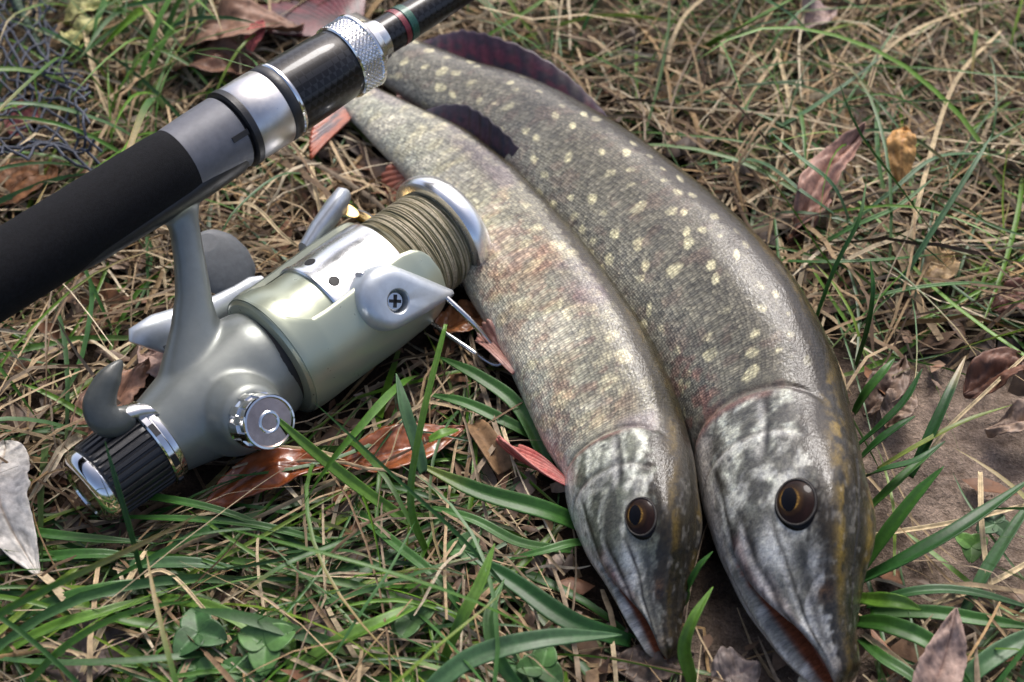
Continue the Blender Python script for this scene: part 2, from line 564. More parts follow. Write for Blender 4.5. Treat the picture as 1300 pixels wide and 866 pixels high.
class Fish:
    def __init__(s, st, head_len, small):
        st = np.array(st, float)
        P = st.copy()
        P[:, :4] *= .001
        # dense spine by arc length
        D = catmull(P, 2000)
        for _ in range(60):
            D[1:-1] = .25 * D[:-2] + .5 * D[1:-1] + .25 * D[2:]
        L = np.concatenate([[0], np.cumsum(np.linalg.norm(np.diff(D[:, :3], axis=0), axis=1))])
        s.L = L[-1]
        s.small = small
        s.tab = lambda u, j: np.interp(u * s.L, L, D[:, j])
        s.head = head_len
        s.rmax = P[:, 3].max()

    def frame(s, u):
        u = np.asarray(u, float)
        C = np.stack([s.tab(u, j) for j in range(3)], -1)
        e = .012
        T = np.stack([s.tab(np.clip(u + e, 0, 1), j) - s.tab(np.clip(u - e, 0, 1), j) for j in range(3)], -1)
        T /= np.linalg.norm(T, axis=-1, keepdims=True)
        d0 = np.stack([-T[..., 1], T[..., 0], 0 * T[..., 0]], -1)
        d0 /= np.linalg.norm(d0, axis=-1, keepdims=True)
        up = np.cross(T, d0)
        up *= np.sign(up[..., 2:3])
        r = np.radians(s.tab(u, 5))[..., None]
        return C, T, d0 * np.cos(r) + up * np.sin(r), up * np.cos(r) - d0 * np.sin(r), s.tab(u, 3), s.tab(u, 4)

    def v_of(s, u):
        """0 at the gill opening, 1 at the snout"""
        return (np.asarray(u) * s.L - (s.L - s.head)) / s.head

    def u_of(s, v):
        return (s.L - s.head + v * s.head) / s.L

    def surf(s, u, th, detail=True):
        """point on the skin; th = 0 back, pi/2 upper flank, pi belly"""
        C, T, D, Lt, h, q = s.frame(u)
        v = s.v_of(u)
        tip = np.sqrt(np.clip(1 - np.clip((u - .985) / .015, 0, 1) ** 2, 0, 1))
        e = .93 - .13 * (1 - sstep(-.2, .05, v)) * sstep(.05, .3, u)
        cs = np.sign(np.cos(th)) * np.abs(np.cos(th)) ** e
        sn = np.sign(np.sin(th)) * np.abs(np.sin(th)) ** e
        a = np.abs(np.mod(th + math.pi, 2 * math.pi) - math.pi)            # 0..pi, both flanks alike
        ad = np.degrees(a)
        mmh = h / s.rmax
        g = np.ones_like(ad)
        if detail:
            big = 1 if not s.small else .8
            # gill cover: raised plate with a lip
            edge = .03 + .16 * ((ad - 100) / 80) ** 2
            g = g + (.034 * sstep(-.012, .018, v - edge) * (1 - sstep(.1, .5, v)) - .022 * np.exp(-((v - edge + .014) / .014) ** 2)) * sstep(25, 50, ad)
            # cheek plates
            pre = .23 + .10 * ((ad - 95) / 60) ** 2
            g = g - .022 * np.exp(-((v - pre) / .012) ** 2) * sstep(40, 60, ad) * (1 - sstep(150, 165, ad))
            g = g - .020 * np.exp(-((ad - 74 - 10 * v) / 4) ** 2) * sstep(.06, .12, v) * (1 - sstep(.3, .36, v))
            # brow over the eye, hollow in front of it, ridge along the snout
            g = g + .07 * np.exp(-((v - .50) / .11) ** 2 - ((ad - 34) / 13) ** 2)
            g = g - .11 * np.exp(-((v - .67) / .11) ** 2 - ((ad - 62) / 16) ** 2)
            g = g - .07 * np.exp(-((v - .66) / .18) ** 2 - (ad / 22) ** 2)
            g = g + .05 * np.exp(-((v - .70) / .16) ** 2 - ((ad - 33) / 10) ** 2)
            g = g - .05 * np.exp(-((v - .50) / .06) ** 2 - ((ad - 56) / 14) ** 2)
            # mouth slit: narrow at the corner, open towards the tip
            mc = 122 - 24 * sstep(.5, .95, v)
            wd = 2.0 + 20 * sstep(.62, .92, v)
            slit = np.exp(-(np.abs(ad - mc) / wd) ** 3.2) * sstep(.53, .60, v)
            g = g - slit * (.10 + .62 * sstep(.6, .86, v))
            # lip swelling above the slit, thin jaw below
            g = g + .06 * np.exp(-((ad - (mc - wd - 9)) / 6) ** 2) * sstep(.5, .62, v) * (1 - sstep(.85, .98, v))
            g = g + .05 * np.exp(-((ad - (mc + wd + 8)) / 7) ** 2) * sstep(.5, .62, v)
            s_mm = np.stack([u * s.L * 60, ad * .055, np.sign(np.sin(th)) * 3], -1)
            g = g + .022 * (fbm(s_mm, 31, 3) - .5) + .03 * (fbm(s_mm * [.4, .4, 1], 33, 2) - .5)
            s.slit = slit
        hh = h * tip * g
        return C + D * (hh * cs)[..., None] + Lt * (hh * q * sn)[..., None]

    def build(s, name):
        nu, nt = 560, 260
        uu = np.linspace(0, 1, nu)
        uu = np.concatenate([uu * .98, .98 + .02 * np.sin(np.linspace(0, math.pi / 2, 26))[1:]])
        nu = len(uu)
        th = np.linspace(0, 2 * math.pi, nt, endpoint=False)
        U, TH = np.meshgrid(uu, th, indexing='ij')
        P = s.surf(U, TH)
        slit = s.slit
        v = s.v_of(U)
        ad = np.degrees(np.abs(np.mod(TH + math.pi, 2 * math.pi) - math.pi))
        side = np.sign(np.sin(TH) + 1e-9)
        h = s.tab(U, 3)
        S = U * s.L * 1000                                   # mm along
        A = ad / 180 * math.pi * h * .85 * 1000              # mm from the back line
        q2 = np.stack([S, A, side * 400], -1)
        n1 = fbm(q2 / 14, 3)
        n2 = fbm(q2 / 5, 7)
        n3 = fbm(q2 * [1 / 9., 1 / 30., 1], 13)              # upright streaks
        n4 = fbm(q2 * [1 / 30., 1 / 6., 1], 19)
        hf = fbm(q2 / 1.7, 23, 2)
        ones = np.ones(U.shape + (3,))
        sm = s.small
        if sm:
            back, flank, low, belly = (.028, .023, .008), (.215, .208, .158), (.40, .40, .305), (.54, .55, .46)
        else:
            back, flank, low, belly = (.016, .012, .005), (.112, .107, .082), (.215, .21, .165), (.43, .43, .36)
        aw = ad + 16 * (n1 - .5)
        c = ones * back
        c = mixc(c, (.085, .060, .018), sstep(6, 16, aw) * (1 - sstep(24, 32, aw)) * sstep(.45, .62, n4 * .5 + n2 * .5) * .6)
        e0 = 40 if sm else 48
        c = mixc(c, flank, sstep(e0, e0 + 9, aw + 12 * (n2 - .5) + 14 * (hf - .5)))
        c = mixc(c, low, sstep(64, 112, aw) if sm else sstep(70, 128, aw))
        c = mixc(c, belly, sstep(106, 142, aw) if sm else sstep(125, 158, aw))
        # towards the tail paler and greener
        c = mixc(c, (.37, .385, .31) if sm else (.19, .19, .155), (1 - sstep(.02, .30, U)) * sstep(35, 75, aw) * .75)
        # lengthwise lines of the scale rows
        c = c * (1 + .30 * (n4 - .5))[..., None] * (1 + .5 * (n2 - .5))[..., None]
        # pale spots on a jittered grid
        sx, sy = (12., 9.5) if sm else (11.5, 9.)
        gi, gj = np.floor(S / sx), np.floor(A / sy)
        spot = np.zeros(U.shape)
        for di in (-1, 0, 1):
            for dj in (-1, 0, 1):
                i, j = gi + di, gj + dj
                kx = np.full(i.shape, 3.) + side
                r1, r2, r3, r4 = (hash3(i, j, kx, q) for q in (1, 2, 3, 4))
                cx, cy = (i + .5 + .75 * (r1 - .5) + .5 * (j % 2)) * sx, (j + .5 + .75 * (r2 - .5)) * sy
                if sm:
                    rx, ry = 1.9 + 1.4 * r3, 2.6 + 3.2 * r4
                else:
                    rx, ry = 1.7 + 1.5 * r3, 1.2 + .8 * r4
                tl = (r3 - .5) * 1.2
                dx, dy = S - cx, A - cy
                dd = np.sqrt(((dx + tl * dy) / rx) ** 2 + ((dy - tl * dx) / ry) ** 2) + 1.3 * (n2 - .5) + .7 * (hf - .5)
                spot = np.maximum(spot, (1 - sstep(.75, 1.2, dd)) * (.40 + .60 * r3) * (r1 > .12))
        spot *= sstep(36, 52, ad) * (1 - sstep(140, 165, ad)) * (1 - sstep(-.03, .03, v))
        c = mixc(c, (.62, .58, .38) if sm else (.58, .55, .35), spot * (.7 if sm else 1.0))
        if sm:
            # pale slanting bars low on the flank, ochre and blood-red flushes mid body
            bars = sstep(.50, .66, fbm(np.stack([(S + .5 * A) / 7.5, A / 55, side * 9], -1), 41, 2)) * sstep(70, 95, ad)
            c = mixc(c, (.58, .56, .45), bars * .75 * (1 - sstep(-.03, .02, v)))
            mid = sstep(.33, .48, U) * (1 - sstep(.66, .80, U)) * sstep(48, 70, ad) * (1 - sstep(125, 150, ad))
            c = mixc(c, (.32, .20, .12), mid * sstep(.42, .68, n1) * .5)
            red = sstep(.50, .62, fbm(q2 / 3.2, 51, 3) * .65 + n1 * .35) * (.5 + .5 * sstep(.42, .58, fbm(q2 / 22, 55, 2)))
            c = mixc(c, (.26, .055, .045), red * sstep(.2, .42, U) * (1 - sstep(.70, .80, U)) * sstep(52, 75, ad) * .26)
            c = mixc(c, (.16, .12, .15), sstep(.5, .7, fbm(q2 / 22, 61, 3)) * sstep(34, 46, ad) * (1 - sstep(66, 84, ad)) * .5)
        else:
            red = sstep(.58, .70, fbm(q2 / 5, 51, 3))
            c = mixc(c, (.17, .07, .06), red * sstep(40, 70, ad) * .18)
            c = mixc(c, (.30, .09, .075), sstep(.5, .65, fbm(q2 / 4, 58, 3)) * sstep(.62, .72, U) * sstep(98, 118, ad) * .4)
        # ---------- head
        hd = sstep(-.01, .03, v - (.03 + .16 * ((ad - 100) / 80) ** 2) * sstep(20, 50, ad))
        hc = ones * ((.120, .130, .100) if sm else (.105, .105, .090))
        wob = (fbm(q2 / 9, 68, 3) - .5) * 9
        soft = fbm(q2 / 8, 73, 3)
        hc = hc * (.62 + .8 * soft)[..., None]
        # pale lengthwise streaks over the gill cover and cheek
        for kk, (a0_, w_, e_, m_) in enumerate(((60, 4.2, .30, .8), (73, 3.0, .42, .6), (84, 3.8, .26, .85), (97, 3.2, .44, .6), (108, 3.6, .34, .75), (120, 3.0, .5, .5))):
            jit = (fbm(np.stack([S / 11, 0 * S + kk * 7, side], -1), 70, 2) - .5) * 16
            gate = sstep(.30, .48, fbm(np.stack([S / 9 + kk * 5, A / 14, side * 4], -1), 72, 2))
            hc = mixc(hc, (.62, .65, .55), np.exp(-((ad - a0_ - jit + 10 * (hf - .5)) / w_) ** 2) * sstep(.03, .08, v) * (1 - sstep(e_, e_ + .08, v)) * gate * min(1, m_ * 1.25))
        # cheek blotches
        hc = mixc(hc, (.56, .57, .51), sstep(.50, .64, fbm(q2 / 6, 75, 3) + .15 * (hf - .5)) * sstep(.22, .3, v) * (1 - sstep(.56, .62, v)) * .7)
        hc = mixc(hc, (.040, .040, .036), sstep(.54, .66, fbm(q2 / 4.5, 77, 3) + .2 * (hf - .5)) * .5)
        # bright crease of the inner gill plate
        pre_ = .25 + .10 * ((ad - 95) / 60) ** 2
        hc = mixc(hc, (.60, .60, .56), np.exp(-((v - pre_) / .014) ** 2) * sstep(50, 65, ad) * (1 - sstep(115, 130, ad)) * (.3 + .9 * n2) * .7)
        # smooth mauve-grey snout with a white patch below the eye
        sn_ = sstep(.56, .68, v)
        hc = mixc(hc, (.165, .165, .145), sn_ * .7)
        hc = mixc(hc, (.58, .58, .55), sn_ * sstep(.50, .66, fbm(np.stack([(S + wob) / 20, (A + wob) / 5., side * 7], -1), 83, 3)) * .75)
        hc = mixc(hc, (.74, .75, .70), np.exp(-((v - .595) / .05) ** 2 - ((ad - 80 + 8 * (n1 - .5)) / 11) ** 2) * .85)
        hc = mixc(hc, (.55, .55, .50), np.exp(-((v - .435) / .035) ** 2 - ((ad - 62) / 9) ** 2) * .6)
        # leaf-shaped upper jaw bone
        mxb = 104 - 20 * sstep(.5, .95, v)
        mx_ = np.exp(-(np.abs(ad - mxb) / (9.5 * np.sqrt(np.clip((v - .5) * (.92 - v), 0, 1)) * 5 + .5)) ** 4) * sstep(.50, .54, v) * (1 - sstep(.86, .92, v))
        hc = mixc(hc, np.array([.15, .105, .10]) , mx_ * (.55 + .5 * (n2 - .5)))
        hc = mixc(hc, (.42, .38, .36), mx_ * sstep(.54, .66, n4) * .6)
        # brown tips of the jaws
        hc = mixc(hc, (.105, .062, .036), sstep(.86, .98, v + .1 * (n1 - .5)) * .75)
        # pale below, towards the throat and the lower jaw
        hc = mixc(hc, (.64, .61, .56), sstep(116, 136, ad + 14 * (n2 - .5)) * .85 * (1 - .7 * sstep(.86, .98, v)))
        # top of the head: dark with an ochre streak
        top = 1 - sstep(43, 55, ad + 20 * (n1 - .5) + 24 * (hf - .5) + 14 * (n2 - .5))
        hc = mixc(hc, (.016, .012, .006), top * .95)
        hc = mixc(hc, (.20, .135, .028), top * np.exp(-((ad - 23 + 16 * (n1 - .5)) / 8) ** 2) * sstep(.40, .58, n4 * .4 + n2 * .6) * (.85 if not sm else .35) * (1 - .6 * sstep(.6, .8, v)))
        hc = mixc(hc, (.30, .29, .26), top * sstep(.60, .70, fbm(q2 / 2.4, 91, 3)) * sstep(.2, .5, v) * .25)
        # dark bar through the eye to the snout and one behind it
        hc = mixc(hc, (.030, .028, .024), np.exp(-((ad - (62 - 6 * v)) / 6) ** 2) * sstep(.56, .6, v) * (1 - sstep(.85, 1, v)) * .7)
        hc = mixc(hc, (.045, .043, .036), np.exp(-((ad - 92 - 60 * (v - .45)) / 5) ** 2) * sstep(.33, .42, v) * (1 - sstep(.6, .68, v)) * .6)
        # crease shade painted as dark lines with a pale edge: cheek edge, jaw bone, grooves from the eye to the snout
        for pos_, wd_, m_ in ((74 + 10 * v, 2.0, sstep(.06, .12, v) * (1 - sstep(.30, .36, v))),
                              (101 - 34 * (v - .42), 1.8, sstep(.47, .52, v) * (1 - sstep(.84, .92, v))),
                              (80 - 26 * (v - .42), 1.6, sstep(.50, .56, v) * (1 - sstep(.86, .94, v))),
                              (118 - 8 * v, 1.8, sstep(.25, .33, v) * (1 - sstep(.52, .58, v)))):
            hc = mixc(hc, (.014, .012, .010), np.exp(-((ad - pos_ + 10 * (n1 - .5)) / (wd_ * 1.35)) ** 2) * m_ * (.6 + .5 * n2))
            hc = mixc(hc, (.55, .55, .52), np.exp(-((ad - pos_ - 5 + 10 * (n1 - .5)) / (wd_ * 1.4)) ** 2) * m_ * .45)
        # blood-pink lips and gill lip
        mcl = 122 - 24 * sstep(.5, .95, v)
        hc = mixc(hc, (.23, .115, .125), np.exp(-((ad - mcl + 10) / 6) ** 2) * sstep(.50, .60, v) * (.35 + .65 * sstep(.4, .6, n2)) * .65)
        hc = mixc(hc, (.27, .10, .085), np.exp(-((v - .045 - .16 * ((ad - 100) / 80) ** 2) / .02) ** 2) * sstep(60, 85, ad) * .6)
        # nostril
        hc = mixc(hc, (.09, .05, .025), np.exp(-(((v - .73) * s.head * 1000) ** 2 + ((ad - 44) * .38) ** 2) / 9.) * .9)
        hc = mixc(hc, (.012, .010, .008), np.exp(-(((v - .742) * s.head * 1000) ** 2 + ((ad - 44) * .38) ** 2) / 1.6))
        # pores
        pr = hash3(np.floor(S / 4.5), np.floor(A / 4.5), side + 2, 99)
        px, py = np.mod(S, 4.5) - 2.25, np.mod(A, 4.5) - 2.25
        hc = mixc(hc, (.02, .02, .02), np.exp(-(px ** 2 + py ** 2) / .45) * (pr > .78) * .8)
        # inside of the mouth
        hc = mixc(hc, (.17, .050, .022), sstep(.30, .6, slit) * sstep(.55, .62, v))
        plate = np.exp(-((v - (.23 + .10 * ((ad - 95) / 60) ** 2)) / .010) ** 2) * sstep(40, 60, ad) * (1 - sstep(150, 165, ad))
        hc = mixc(hc, (.05, .045, .04), plate * .55)  # shade in the cheek plate groove, painted as a dark line
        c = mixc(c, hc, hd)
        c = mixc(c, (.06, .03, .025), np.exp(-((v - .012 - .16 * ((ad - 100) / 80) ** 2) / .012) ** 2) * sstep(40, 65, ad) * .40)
        scal = (1 - sstep(-.06, .02, v)) * (1 - .5 * sstep(150, 170, ad))
        V = P.reshape(-1, 3)
        F = grid_faces(nu, nt, wrapv=True)
        k0 = len(V)
        V = np.concatenate([V, P[:1].mean(1), P[-1:].mean(1)])
        j = np.arange(nt)
        j2 = (j + 1) % nt
        F = F.tolist() + np.stack([j2, j, np.full(nt, k0)], -1).tolist() + np.stack([j + k0 - nt, j2 + k0 - nt, np.full(nt, k0 + 1)], -1).tolist()
        cc = np.clip(c.reshape(-1, 3), .004, .8)
        cc = np.concatenate([cc, cc[:1], cc[-1:]])
        uvw = np.stack([S, A * side, np.broadcast_to(scal, S.shape)], -1).reshape(-1, 3)
        uvw = np.concatenate([uvw, uvw[:1], uvw[-1:]])
        root = empty(name, Matrix.Translation(Vector(s.frame(np.array(.6))[0] * [1, 1, 0])))
        s.root = root
        s.Mi = root.matrix_world.inverted()
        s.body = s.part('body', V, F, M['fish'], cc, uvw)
        return root

    def local(s, V):
        t = np.array(s.root.matrix_world.translation)
        return np.asarray(V) - t

    def part(s, name, V, F, mat, col=None, uv=None):
        return mesh_np(name, s.local(V), F, mat, s.root, col=col, uv=uv)

    def eye(s, v, adeg, r, sink, sidesign=1):
        th = rad(adeg) * sidesign
        u = s.u_of(v)
        p = s.surf(np.array([u]), np.array([th]), False)[0]
        pa = s.surf(np.array([u + .004]), np.array([th]), False)[0]
        pb = s.surf(np.array([u]), np.array([th + .05]), False)[0]
        T = pa - p
        T /= np.linalg.norm(T)
        B = pb - p
        B -= T * (B @ T)
        B /= np.linalg.norm(B)
        N = np.cross(T, B)
        if N @ (p - s.frame(np.array(u))[0]) < 0:
            N = -N
        c = p - N * sink
        gz = np.array([-.08, .24, .95])                  # gaze in (T, B, N)
        gz /= np.linalg.norm(gz)
        la = np.linspace(0, math.pi * .62, 34)
        lo = np.linspace(0, 2 * math.pi, 56, endpoint=False)
        LA, LO = np.meshgrid(la, lo, indexing='ij')
        bul = 1 + .06 * np.exp(-(LA / .5) ** 2)
        P = c + r * bul[..., None] * (np.sin(LA)[..., None] * (np.cos(LO)[..., None] * T * 1.20 + np.sin(LO)[..., None] * B) + .5 * np.cos(LA)[..., None] * N)
        dirs = np.stack([np.sin(LA) * np.cos(LO), np.sin(LA) * np.sin(LO), np.cos(LA)], -1)
        LG = np.arccos(np.clip(dirs @ gz, -1, 1))
        # iris: thin gold ring round the pupil, brown further out, dark rim
        nz = fbm(dirs * 5, 5, 3)
        col = np.ones(LA.shape + (3,)) * (.010, .006, .005)
        col = mixc(col, (.050, .026, .011), np.exp(-((LG - .52) / .10) ** 2) * nz)
        col = mixc(col, (.30, .17, .04), np.exp(-((LG - .40) / .028) ** 2) * np.clip(nz * 1.8 - .2, 0, 1))
        col = mixc(col, (.022, .011, .009), sstep(.62, .8, LG) * nz)
        col = mixc(col, (.008, .007, .007), sstep(.86, 1.1, LA))
        o = mesh_np('eye', s.local(P.reshape(-1, 3)), grid_faces(34, 56, wrapv=True), M['eye'], s.root, col=col.reshape(-1, 3))
        ax1 = np.array([1., 0, 0]) - gz * gz[0]
        ax1 /= np.linalg.norm(ax1)
        ax2 = np.cross(gz, ax1)
        LP, LO = np.meshgrid(np.linspace(0, .36, 8), lo, indexing='ij')
        d3 = np.cos(LP)[..., None] * gz + np.sin(LP)[..., None] * (np.cos(LO)[..., None] * ax1 * 1.25 + np.sin(LO)[..., None] * ax2 * .92)
        d3 /= np.linalg.norm(d3, axis=-1, keepdims=True)
        la3 = np.arccos(np.clip(d3[..., 2], -1, 1))
        rr = r * (1 + .06 * np.exp(-(la3 / .5) ** 2)) + .00014
        P = c + rr[..., None] * (d3[..., :1] * T * 1.20 + d3[..., 1:2] * B + .5 * d3[..., 2:] * N)
        mesh_np('pupil', s.local(P.reshape(-1, 3)), grid_faces(8, 56, wrapv=True), M['pupil'], o)
        # skin rim round the socket
        ring = []
        for a_ in np.linspace(0, 2 * math.pi, 49):
            la_ = .90
            ring.append(c + r * (math.sin(la_) * (math.cos(a_) * T * 1.22 + math.sin(a_) * B) * 1.03 + .5 * math.cos(la_) * N))
        V, F = tube_np(np.array(ring), r * .045, 8, False)
        mesh_np('eye_rim', s.local(V), F, M['rim'], o)
        return o

    def fin(s, name, us, lean, heights, rays, c0, c1, sidefold, adeg=0, back=.6, thick=.0009, label=None, ctip=None):
        """a fin that grows from the back (adeg 0) or belly line (adeg 180) between us[0] and us[1]"""
        nu_, nv_ = 90, 16
        t = np.linspace(0, 1, nu_)
        u = us[0] + (us[1] - us[0]) * t
        C, T, D, Lt, h, q = s.frame(u)
        base = s.surf(u, np.full(nu_, rad(adeg)), False)
        ctr = C
        out = base - ctr
        out /= np.linalg.norm(out, axis=1)[:, None]
        base = base - out * .003
        other = np.cross(T, out)
        other *= np.sign(other[:, 2:3])
        H = np.interp(t, np.linspace(0, 1, len(heights)), heights) * .001
        d = out * math.cos(sidefold) + other * math.sin(sidefold) - T * back * (lean if np.isscalar(lean) else 1)
        d /= np.linalg.norm(d, axis=1)[:, None]
        w_ = np.linspace(0, 1, nv_)
        nrm = np.cross(d, T)
        nrm /= np.linalg.norm(nrm, axis=1)[:, None]
        ph = t * rays * 2 * math.pi
        wave = np.sin(ph)[:, None] * .00030 + (np.sin(t * 9 + 1)[:, None] * .0022) * w_[None] ** 1.4
        edge = 1 + .025 * np.sin(ph)[:, None] * w_[None]
        droop = -(w_ ** 2)[None, :, None] * H[:, None, None] * .10 * np.array([0, 0, 1.])
        G = base[:, None] + d[:, None] * (w_[None] * edge)[..., None] * H[:, None, None] + nrm[:, None] * wave[..., None] + droop
        G[..., 2] = np.maximum(G[..., 2], .0015)
        nz = fbm(np.stack([t[:, None] * 14 + 0 * w_[None], w_[None] * 4 + 0 * t[:, None], 0 * wave], -1), 8, 3)
        col = np.ones((nu_, nv_, 3)) * np.array(c0)
        col = mixc(col, c1, sstep(.35, .65, nz + .10 * np.sin(ph)[:, None]))
        if ctip is not None:
            col = mixc(col, ctip, sstep(.55, 1, w_[None] + .4 * (nz - .5)))
        o = sheet(name, s.local(G.reshape(-1, 3)).reshape(G.shape), thick, M['fin'], s.root, col=col)
        if label:
            o['label'] = label
        return o

    def fan(s, name, base, tipA, tipB, L, rays, c0, c1, droop=0, notch=0, zmin=.001, label=None, lift=0):
        """a fan-shaped fin (paired fin, tail): base point, two edge directions"""
        nu_, nv_ = 70, 26
        t = np.linspace(0, 1, nu_)[:, None]
        r_ = np.linspace(0, 1, nv_)[None]
        A = np.asarray(tipA, float)
        B = np.asarray(tipB, float)
        d = A[None] * (1 - t) + B[None] * t
        d = d / np.linalg.norm(d, axis=1)[:, None]
        ln = (np.interp(t[:, 0], [0, .5, 1], [L[0], L[1], L[2]])) * .001
        ln = ln * (1 - notch * np.exp(-((t[:, 0] - .5) / .22) ** 2)) * (1 + .02 * np.sin(t[:, 0] * rays * 2 * math.pi))
        N = np.cross(A, B)
        N /= np.linalg.norm(N)
        N *= np.sign(N[2]) or 1
        wv = np.sin(t * rays * 2 * math.pi) * .0003 * r_ + .003 * np.sin(t * 5 + r_ * 3) * r_ + lift * r_ * (1 - r_)
        spread = (base - (A + B) / np.linalg.norm(A + B) * .004)
        side_ = (B / np.linalg.norm(B) - A / np.linalg.norm(A))
        G = spread + side_ * ((t - .5) * .013)[..., None] + d[:, None] * (r_ * ln[:, None])[..., None] + N * wv[..., None]
        G[..., 2] = np.maximum(G[..., 2], zmin)
        nz = fbm(np.stack([t * 12 + 0 * r_, r_ * 4 + 0 * t, 0 * wv], -1), 8, 3)
        col = np.ones((nu_, nv_, 3)) * np.array(c0)
        col = mixc(col, c1, sstep(.35, .65, nz + .12 * np.sin(t * rays * 2 * math.pi)))
        o = sheet(name, s.local(G.reshape(-1, 3)).reshape(G.shape), .0009, M['fin'], s.root, col=col)
        if label:
            o['label'] = label
        return o


M['rim'] = simple('eye_socket_skin', (.032, .028, .024), .75, 0, .5, 300, .3, 900)
bigf = Fish(BIG, .112, False)
r_ = bigf.build('pike')
tag(r_, 'larger dark grey pike with pale yellow spots, lying on its side on the grass', 'fish', 'two caught pike lying side by side')
bigf.eye(.50, 60, .0085, .0030)
bigf.eye(.50, 60, .0085, .0030, -1)
bigf.fin('dorsal_fin', (.095, .40), 1, [2, 13, 21, 23, 22, 18, 12, 6, 1], 17, (.020, .014, .022), (.070, .014, .026), .45, 0, .75, ctip=(.038, .020, .034))
bigf.fin('anal_fin', (.13, .28), 1, [2, 10, 15, 15, 12, 7, 2], 14, (.12, .05, .035), (.20, .07, .05), .1, 180, .7)
C_, T_, D_, Lt_, h_, q_ = bigf.frame(np.array(0.0))
bigf.fan('tail_fin', C_, at(455, -60, .012) - C_, at(318, 34, .010) - C_, (54, 50, 60), 22, (.045, .018, .022), (.12, .024, .030), notch=.28, zmin=.004, lift=.012)
b_ = bigf.surf(np.array([.51]), np.array([rad(165)]), False)[0]
bigf.fan('pelvic_fin', b_, np.array([-.7, .3, -.1]), np.array([-.3, .8, -.1]), (20, 24, 18), 9, (.25, .08, .05), (.35, .13, .08))

smallf = Fish(SMALL, .084, True)
r_ = smallf.build('pike')
tag(r_, 'smaller pale olive pike with red flushed flank and orange fins, beside the reel', 'fish', 'two caught pike lying side by side')
smallf.eye(.475, 60, .0069, .0024)
smallf.eye(.475, 60, .0069, .0024, -1)
smallf.fin('dorsal_fin', (.11, .445), 1, [2, 11, 17, 18, 17, 14, 10, 5, 1], 16, (.016, .014, .022), (.045, .018, .026), .6, 0, .7, ctip=(.030, .022, .032))
smallf.fin('anal_fin', (.15, .30), 1, [2, 12, 17, 18, 14, 8, 2], 14, (.24, .07, .04), (.33, .12, .075), .0, 180, .8, label='orange-pink anal fin of the smaller pike')
C_, T_, D_, Lt_, h_, q_ = smallf.frame(np.array(0.0))
smallf.fan('tail_fin', C_, at(420, 85, .014) - C_, at(385, 188, .010) - C_, (34, 34, 44), 20, (.050, .028, .040), (.33, .075, .030), notch=.28, zmin=.003, lift=.010)
b_ = smallf.surf(np.array([.59]), np.array([rad(152)]), False)[0]
smallf.fan('pelvic_fin', b_, np.array([-.62, .8, -.1]), np.array([-.42, 1., -.05]), (24, 32, 28), 6, (.30, .14, .11), (.36, .20, .16))
b_ = smallf.surf(np.array([smallf.u_of(.10)]), np.array([rad(150)]), False)[0]
tipp = at(622, 549, .012)
dd = tipp - b_
ln_ = np.linalg.norm(dd) * 1000
dd = dd / np.linalg.norm(dd)
sd_ = np.cross(dd, [0, 0, 1])
smallf.fan('pectoral_fin', b_, dd + sd_ * .11 - np.array([0, 0, .10]), dd - sd_ * .10 + np.array([0, 0, .06]), (ln_ * .8, ln_, ln_ * .9), 8, (.40, .075, .065), (.48, .17, .14), label='red pectoral fin spread from the smaller pike gill')

# ------------------------------------------------------------------ rod and reel (mm, X along the rod, Z towards the rod, -Y the side that shows)
RM = Matrix(((0.692996, -0.569087, -0.442601, -0.155873), (0.720317, 0.572097, 0.392235, -0.091907),
             (0.029996, -0.590630, 0.806385, 0.020222), (0, 0, 0, 1)))
rod = empty('fishing_rod', RM @ Matrix.Translation((0, 0, .083)))
tag(rod, 'black fishing rod butt with foam grip, silver hood and knurled ring, above the reel', 'fishing rod')
RC = 83.0


def rl(name, prof, mat, n=72, **k):
    return lathe(name, prof, mat, rod, 'X', (0, 0, 0), n, **k)


g_ = [(-262, 0), (-262, 11), (-259, 13.4), (-250, 14.3)]
g_ += [(x, 14.2 + .35 * math.sin(x / 45)) for x in range(-240, 91, 10)] + [(96, 14.2), (97.5, 13.6), (97.6, 12)]
grip = rl('foam_grip', g_, M['foam'], 96)
bc = rl('butt_cap', [(-274, 0), (-274, 9), (-272, 12.5), (-266, 14.8), (-258, 15), (-257.6, 14)], M['blackplastic'])
seat = rl('reel_seat', [(95, 12.5), (95.6, 14.3), (104, 14.75), (112, 15.0), (119.5, 15.1), (120.2, 14.2), (121, 12)], M['graphite'])
for a_ in (95, 205, 320):                    # slots in the rim of the seat, dark blocks for their shade
    m_ = bmesh.new()
    bmesh.ops.create_cube(m_, size=1, matrix=Matrix.Rotation(rad(a_), 4, 'X') @ Matrix.Translation((.1168, 0, .0146)) @ Matrix.Diagonal((.0074, .0022, .0014, 1)))
    me = bpy.data.meshes.new('slot_shade')
    m_.to_mesh(me)
    m_.free()
    me.materials.append(M['dark'])
    so = bpy.data.objects.new('slot_shade', me)
    COL.objects.link(so)
    so.parent = seat
rl('seat_core', [(118, 0), (118, 13.2), (126, 13.2), (126, 0)], M['dark'])
rl('hood_gasket', [(121.4, 12), (121.2, 15.0), (121.8, 16.2), (124.2, 16.3), (124.8, 15.6), (124.8, 12)], M['blackplastic'])
rl('silver_hood', [(124.3, 12), (124.4, 15.5), (125, 15.9), (133, 16.0), (139.8, 15.95), (140.5, 15.5), (140.6, 12)], M['satin'])
rl('black_ring', [(140.2, 12), (140.4, 15.6), (141, 16.0), (144.2, 16.0), (144.8, 15.6), (144.9, 12)], M['blackplastic'])
rl('chrome_ring', [(144.6, 12), (144.7, 15.7), (145.2, 16.15), (146.1, 16.15), (146.6, 15.7), (146.7, 12)], M['chrome'])
